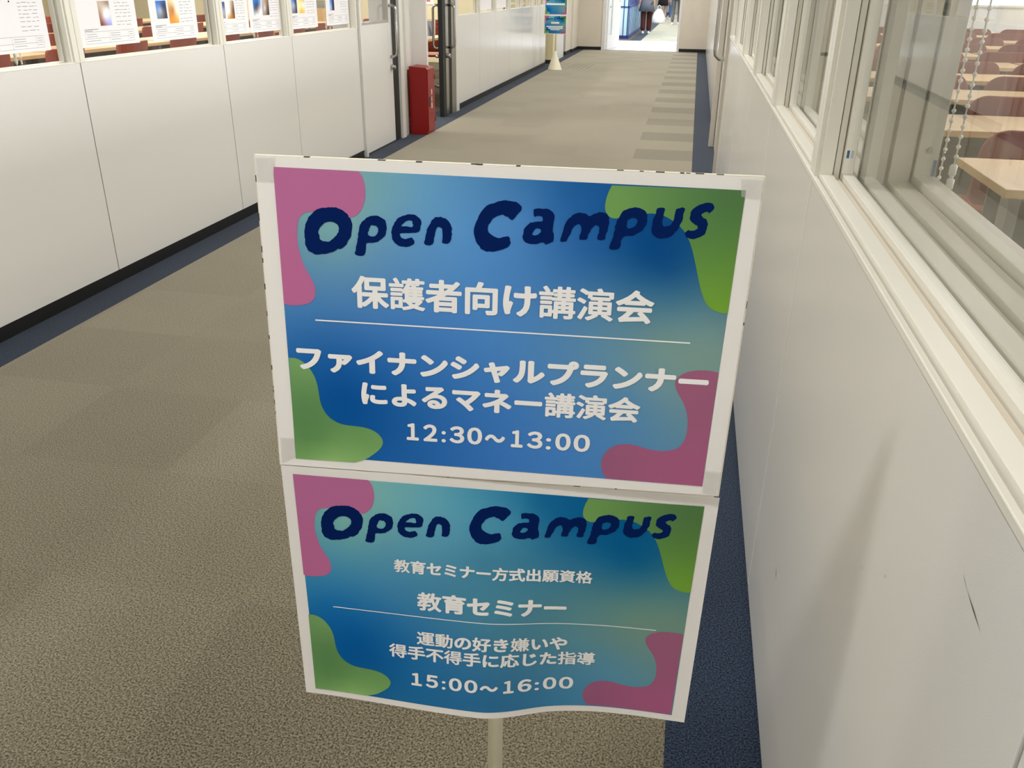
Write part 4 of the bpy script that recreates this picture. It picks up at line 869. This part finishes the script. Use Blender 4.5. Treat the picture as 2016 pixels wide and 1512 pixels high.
# bin on the classroom floor
t = thing('waste_bin', 'cream plastic waste bin with small label under the second right desk row', 'waste bin', (1.86, 4.42, 0))
mb = MB(); mb.prism([(-.10, -.13), (.10, -.13), (.10, .13), (-.10, .13)], 'z', 0, .01)
Vb = []
for z, k in ((0, .82), (.36, 1.0), (.36, .94), (.02, .78)):
    for x, y in ((-.12, -.15), (.12, -.15), (.12, .15), (-.12, .15)): Vb.append((x*k, y*k, z))
Fb = [(3, 2, 1, 0)]
for i in range(3):
    for k in range(4): Fb.append((i*4+k, i*4+(k+1) % 4, (i+1)*4+(k+1) % 4, (i+1)*4+k))
Fb.append((12, 13, 14, 15)); mb = MB(); mb.add(Vb, Fb); mb.obj('body', mat('cream_plastic', (220, 214, 190), .45), t, bevel=.004)
mb = MB(); mb.box(-.05, .05, -.137, -.1335, .06, .11); mb.obj('label', SHEETM, t)
# floor grille near the distant sign
o = MB()
for k in range(5):
    x = -2.17+.085*k; o.add([(x, 15.9, .0015), (x+.012, 15.9, .0015), (x+.05, 16.9, .0015), (x+.038, 16.9, .0015)], [(0, 1, 2, 3)])
tag(o.obj('floor_grille', mat('grille_slot', (120, 112, 96), .8)), 'row of narrow dark slots in the carpet beside the distant sign', 'floor grille')

# ------------------------------------------------------------------ the bright hall beyond: lockers and people
AQUA = mat('pale_aqua_panel', (190, 226, 232), .3); NAVYF = mat('navy_frame', (26, 50, 128), .4); SKYB = mat('sky_blue_panel', (120, 176, 214), .35)
t = thing('locker_cabinet', 'pale aqua locker cabinet with navy frame beyond the end doorway', 'locker cabinet', (-2.42, 28.0, 0))
mb = MB(); mb.box(-.65, .60, -2.55, 2.6, .06, 2.0); loc_ = mb.obj('cabinet', AQUA, t)
mb = MB(); mb.box(-.66, .62, -2.58, 2.62, 0, .05); mb.obj('plinth', NAVYF, t)
mb = MB()
for x in (.60-.045, .60-.155): mb.box(x, x+.03 if x > .5 else x+.02, -2.575, -2.55, .05, 2.0)
for z in (.05, .78, 1.4, 1.97): mb.box(-.65, .60, -2.575, -2.55, z, z+.03)
for z in (.05, .80, 1.4, 1.97): mb.box(.60, .625, -2.57, 2.6, z, z+.035)
for y in [-2.57+k*.52 for k in range(11)]: mb.box(.60, .62, y-.012, y+.012, .05, 2.0)
mb.obj('navy_frame', NAVYF, t)
for k in range(10):
    y = -2.57+.52*k; mb = MB(); mb.box(.60, .612, y+.02, y+.26, .10, .78, 0); mb.box(.60, .610, y+.26, y+.50, .10, .78, 1); mb.box(.60, .612, y+.02, y+.50, .86, 1.38, 2); mb.obj('door', [AQUA, SKYB, NAVYF], t)
mb = MB(); mb.box(-.62, .42, -2.562, -2.55, .09, .76); mb.box(-.62, .42, -2.562, -2.55, .82, 1.38); mb.obj('front_panel', mat('pale_panel', (206, 224, 230), .3), t)

SKIN = mat('skin', (220, 176, 148), .55)
def skin_obj(name, pts, edges, rad, M, parent, root_i=0, sub=2):
    me = bpy.data.meshes.new(name); me.from_pydata(pts, edges, []); me.materials.append(M)
    o = bpy.data.objects.new(name, me); COL.objects.link(o); o.parent = parent
    o.modifiers.new('skin', 'SKIN'); o.modifiers.new('sub', 'SUBSURF').levels = sub; o.modifiers['sub'].render_levels = sub
    sv = me.skin_vertices[0].data
    for i, r in enumerate(rad): sv[i].radius = (r, r) if not isinstance(r, tuple) else r; sv[i].use_root = (i == root_i)
    for p in me.polygons: p.use_smooth = True
    o.modifiers['skin'].use_smooth_shade = True
    return o
def person(label, loc, rz, h, top, bottom, shoes, hair, sleeve, trouser='wide', step=0.10, bag=False):
    """standing or walking figure, about h tall, facing +Y before rotation"""
    t = thing('person', label, 'person', loc, rz); k = h/1.70
    S = lambda *p: tuple(c*k for c in p)
    f = step
    P = [S(0, 0, .93), S(0, .0, 1.10), S(0, -.01, 1.30), S(0, -.01, 1.42), S(0, .0, 1.47), S(0, .02, 1.56), S(0, .02, 1.64),         # 0-6 pelvis..crown
         S(.10, 0, .88), S(.105, f*.5+.01, .50), S(.105, f-.02, .09), S(.11, f+.10, .03),                                             # 7-10 right leg
         S(-.10, 0, .88), S(-.105, -f*.5+.03, .50), S(-.105, -f-.04, .10), S(-.11, -f+.08, .03),                                        # 11-14
         S(.17, -.01, 1.40), S(.215, -.01, 1.13), S(.235, .07, .90), S(.24, .10, .80),                                                 # 15-18
         S(-.17, -.01, 1.40), S(-.215, -.02, 1.13), S(-.235, .03, .89), S(-.24, .05, .79)]                                             # 19-22
    E = [(0, 1), (1, 2), (2, 3), (3, 4), (4, 5), (5, 6), (0, 7), (7, 8), (8, 9), (9, 10), (0, 11), (11, 12), (12, 13), (13, 14), (3, 15), (15, 16), (16, 17), (17, 18), (3, 19), (19, 20), (20, 21), (21, 22)]
    R = [(.13, .10), (.12, .09), (.14, .10), (.10, .08), .05, .085, .075, .075, .05, .035, .03, .075, .05, .035, .03, .05, .038, .028, .03, .05, .038, .028, .03]
    R = [tuple(a*k for a in r) if isinstance(r, tuple) else r*k for r in R]
    # hands: palm, four fingers and thumb at the end of each arm
    for s, wr_ in ((1, 18), (-1, 22)):
        w = Vector(P[wr_])/k
        for q, (dx, dy, L, rr) in enumerate(((0, .030, .070, .009), (0, .010, .080, .009), (0, -.010, .075, .009), (0, -.028, .060, .008))):
            a = len(P); P.append(S(w.x, w.y+dy, w.z-.045)); P.append(S(w.x-s*.012, w.y+dy, w.z-.045-L)); E += [(wr_, a), (a, a+1)]; R += [rr*k*1.2, rr*k*.8]
        a = len(P); P.append(S(w.x-s*.02, w.y+.045, w.z-.04)); E.append((wr_, a)); R.append(.009*k)
    skin_obj('body', P, E, R, SKIN, t)
    head = MB()                                                   # face: nose, ears, eyes, mouth
    head.ball(S(0, .108, 1.565), .014*k, 8, 5); head.ball(S(.083, .015, 1.565), .02*k, 8, 5); head.ball(S(-.083, .015, 1.565), .02*k, 8, 5); head.obj('face_features', SKIN, t)
    ey = MB(); ey.ball(S(.03, .098, 1.59), .009*k, 8, 5); ey.ball(S(-.03, .098, 1.59), .009*k, 8, 5); ey.obj('eyes', BLACK, t)
    mo = MB(); mo.tube([S(-.022, .099, 1.525), S(0, .103, 1.523), S(.022, .099, 1.525)], .005*k, 8); mo.obj('mouth', mat('lip', (170, 100, 92), .5) if 'lip' not in bpy.data.materials else bpy.data.materials['lip'], t)
    hb = MB(); hb.ball(S(0, -.005, 1.615), .105*k, 16, 10); hb.ball(S(0, -.045, 1.57), .088*k, 14, 8); hb.obj('hair', hair, t)
    # top
    TP = [P[0] if trouser != 'skirt' else S(0, 0, 1.0), P[1], P[2], S(0, -.01, 1.43)]; TE = [(0, 1), (1, 2), (2, 3)]; TR = [(.165*k, .125*k), (.150*k, .115*k), (.165*k, .12*k), (.09*k, .08*k)]
    if top[1] > 0:
        TP.insert(0, S(0, 0, .93-top[1])); TE.append((3, 4)); TR.insert(0, (.185*k, .14*k))
        sk = MB(); V = []
        for z_, rx, ry in ((1.05, .165, .13), (.93, .20, .15), (.93-top[1], .265, .19), (.93-top[1], .24, .17), (.95, .15, .12)):
            for q in range(24): th = 2*math.pi*q/24; V.append((rx*k*math.cos(th), ry*k*math.sin(th), z_*k))
        sk.add(V, [(i*24+q, i*24+(q+1) % 24, (i+1)*24+(q+1) % 24, (i+1)*24+q) for i in range(4) for q in range(24)], 0, True); sk.obj('tunic_hem', top[0], t)
    b = len(TP)-1
    for s in (15, 19):
        a = len(TP); TP.append(P[s]); TE.append((b, a)); TR.append(.068*k)
        TP.append(P[s+1]); TE.append((a, a+1)); TR.append(.058*k)
        if sleeve == 'long': TP.append(P[s+2]); TE.append((a+1, a+2)); TR.append(.046*k)
    skin_obj('top', TP, TE, TR, top[0], t, 0)
    if trouser == 'skirt':
        sk = MB(); sk.lathe([(.17*k, 1.02*k), (.20*k, .85*k), (.235*k, .62*k), (.225*k, .62*k), (.16*k, 1.0*k)], 0, 0, 24); sk.obj('skirt', bottom, t)
    else:
        LP = [S(0, 0, .96), S(.10, 0, .86), P[8], S(.105, f-.02, .07), S(-.10, 0, .86), P[12], S(-.105, -f-.03, .07)]
        wb = (.10, .088, .085) if trouser == 'wide' else (.09, .068, .055)
        skin_obj('trousers', LP, [(0, 1), (1, 2), (2, 3), (0, 4), (4, 5), (5, 6)], [(.15*k, .12*k)]+[w*k for w in wb]+[w*k for w in wb], bottom, t, 0)
    for s, a in ((1, 9), (-1, 13)):
        p = Vector(P[a])
        sh = MB(); y0 = p.y; x0 = p.x
        for j, (dy, w, hh) in enumerate(((-.07, .035, .07), (0, .042, .075), (.08, .045, .055), (.16, .03, .035))): pass
        V = []; prof = ((-.08, .03, .065), (-.03, .042, .085), (.04, .046, .07), (.11, .044, .05), (.165, .024, .035))
        for dy, w, hh in prof:
            for q in range(8): a_ = math.pi*q/7; V.append((x0+w*k*math.cos(a_), y0+dy*k, max(0.0, hh*k*math.sin(a_))))
        F = [(i*8+q, i*8+q+1, (i+1)*8+q+1, (i+1)*8+q) for i in range(4) for q in range(7)]+[(i*8+7, i*8, (i+1)*8, (i+1)*8+7) for i in range(4)]+[tuple(range(7, -1, -1)), tuple(range(32, 40))]
        sh.add(V, F, 0, True); sh.obj('shoe', shoes, t)
    return t
GREYTOP = mat('grey_tunic', (104, 108, 120), .8); DKRED = mat('dark_red_trousers', (66, 14, 14), .8); WSHOE = mat('white_shoe', (240, 240, 242), .4); BHAIR = mat('black_hair', (24, 20, 18), .5)
person('person in long grey tunic and wide dark red trousers standing by the aqua lockers', (-1.52, 28.5, 0), .25, 1.60, (GREYTOP, .27), DKRED, WSHOE, BHAIR, 'short', 'wide', .05)
person('person in black shorts-length skirt walking beyond the one in dark red trousers', (-1.42, 38.6, 0), 0, 1.62, (mat('pale_top', (226, 214, 206), .8), 0), mat('black_skirt', (22, 20, 24), .8), mat('black_shoe', (24, 24, 26), .4), BHAIR, 'short', 'skirt', .12)
person('person in blue jeans between the black skirt and the grey trousers', (-1.28, 40.9, 0), .1, 1.68, (mat('navy_top', (36, 44, 78), .8), 0), mat('blue_jeans', (84, 112, 160), .8), WSHOE, BHAIR, 'long', 'slim', .12)
person('person in grey trousers and white shoes nearest the right edge of the doorway', (-.80, 35.6, 0), -.1, 1.72, (mat('cream_top', (236, 228, 204), .8), 0), mat('grey_trousers', (92, 94, 98), .8), WSHOE, BHAIR, 'long', 'slim', .10)
# white carrier bag
t = thing('carrier_bag', 'white plastic carrier bag held beside the person in dark red trousers', 'carrier bag', (-1.15, 28.40, .30))
V = []; F = []
prof = ((.00, .17, .09), (.04, .20, .11), (.16, .19, .10), (.28, .15, .07), (.36, .09, .03), (.40, .05, .02))
for z, a, b in prof:
    for q in range(20): th = 2*math.pi*q/20; V.append((a*math.cos(th)*(1+.06*math.sin(3*th+z*20)), b*math.sin(th)*(1+.08*math.cos(4*th+z*13)), z))
F = [(i*20+q, i*20+(q+1) % 20, (i+1)*20+(q+1) % 20, (i+1)*20+q) for i in range(5) for q in range(20)]+[tuple(range(19, -1, -1))]
mb = MB(); mb.add(V, F, 0, True); mb.obj('bag_body', mat('white_plastic_bag', (238, 236, 232), .4), t)
mb = MB(); mb.tube([(-.05, 0, .38), (-.045, 0, .46), (0, 0, .50), (.045, 0, .46), (.05, 0, .38)], .009, 8); mb.obj('handle', bpy.data.materials['white_plastic_bag'], t)
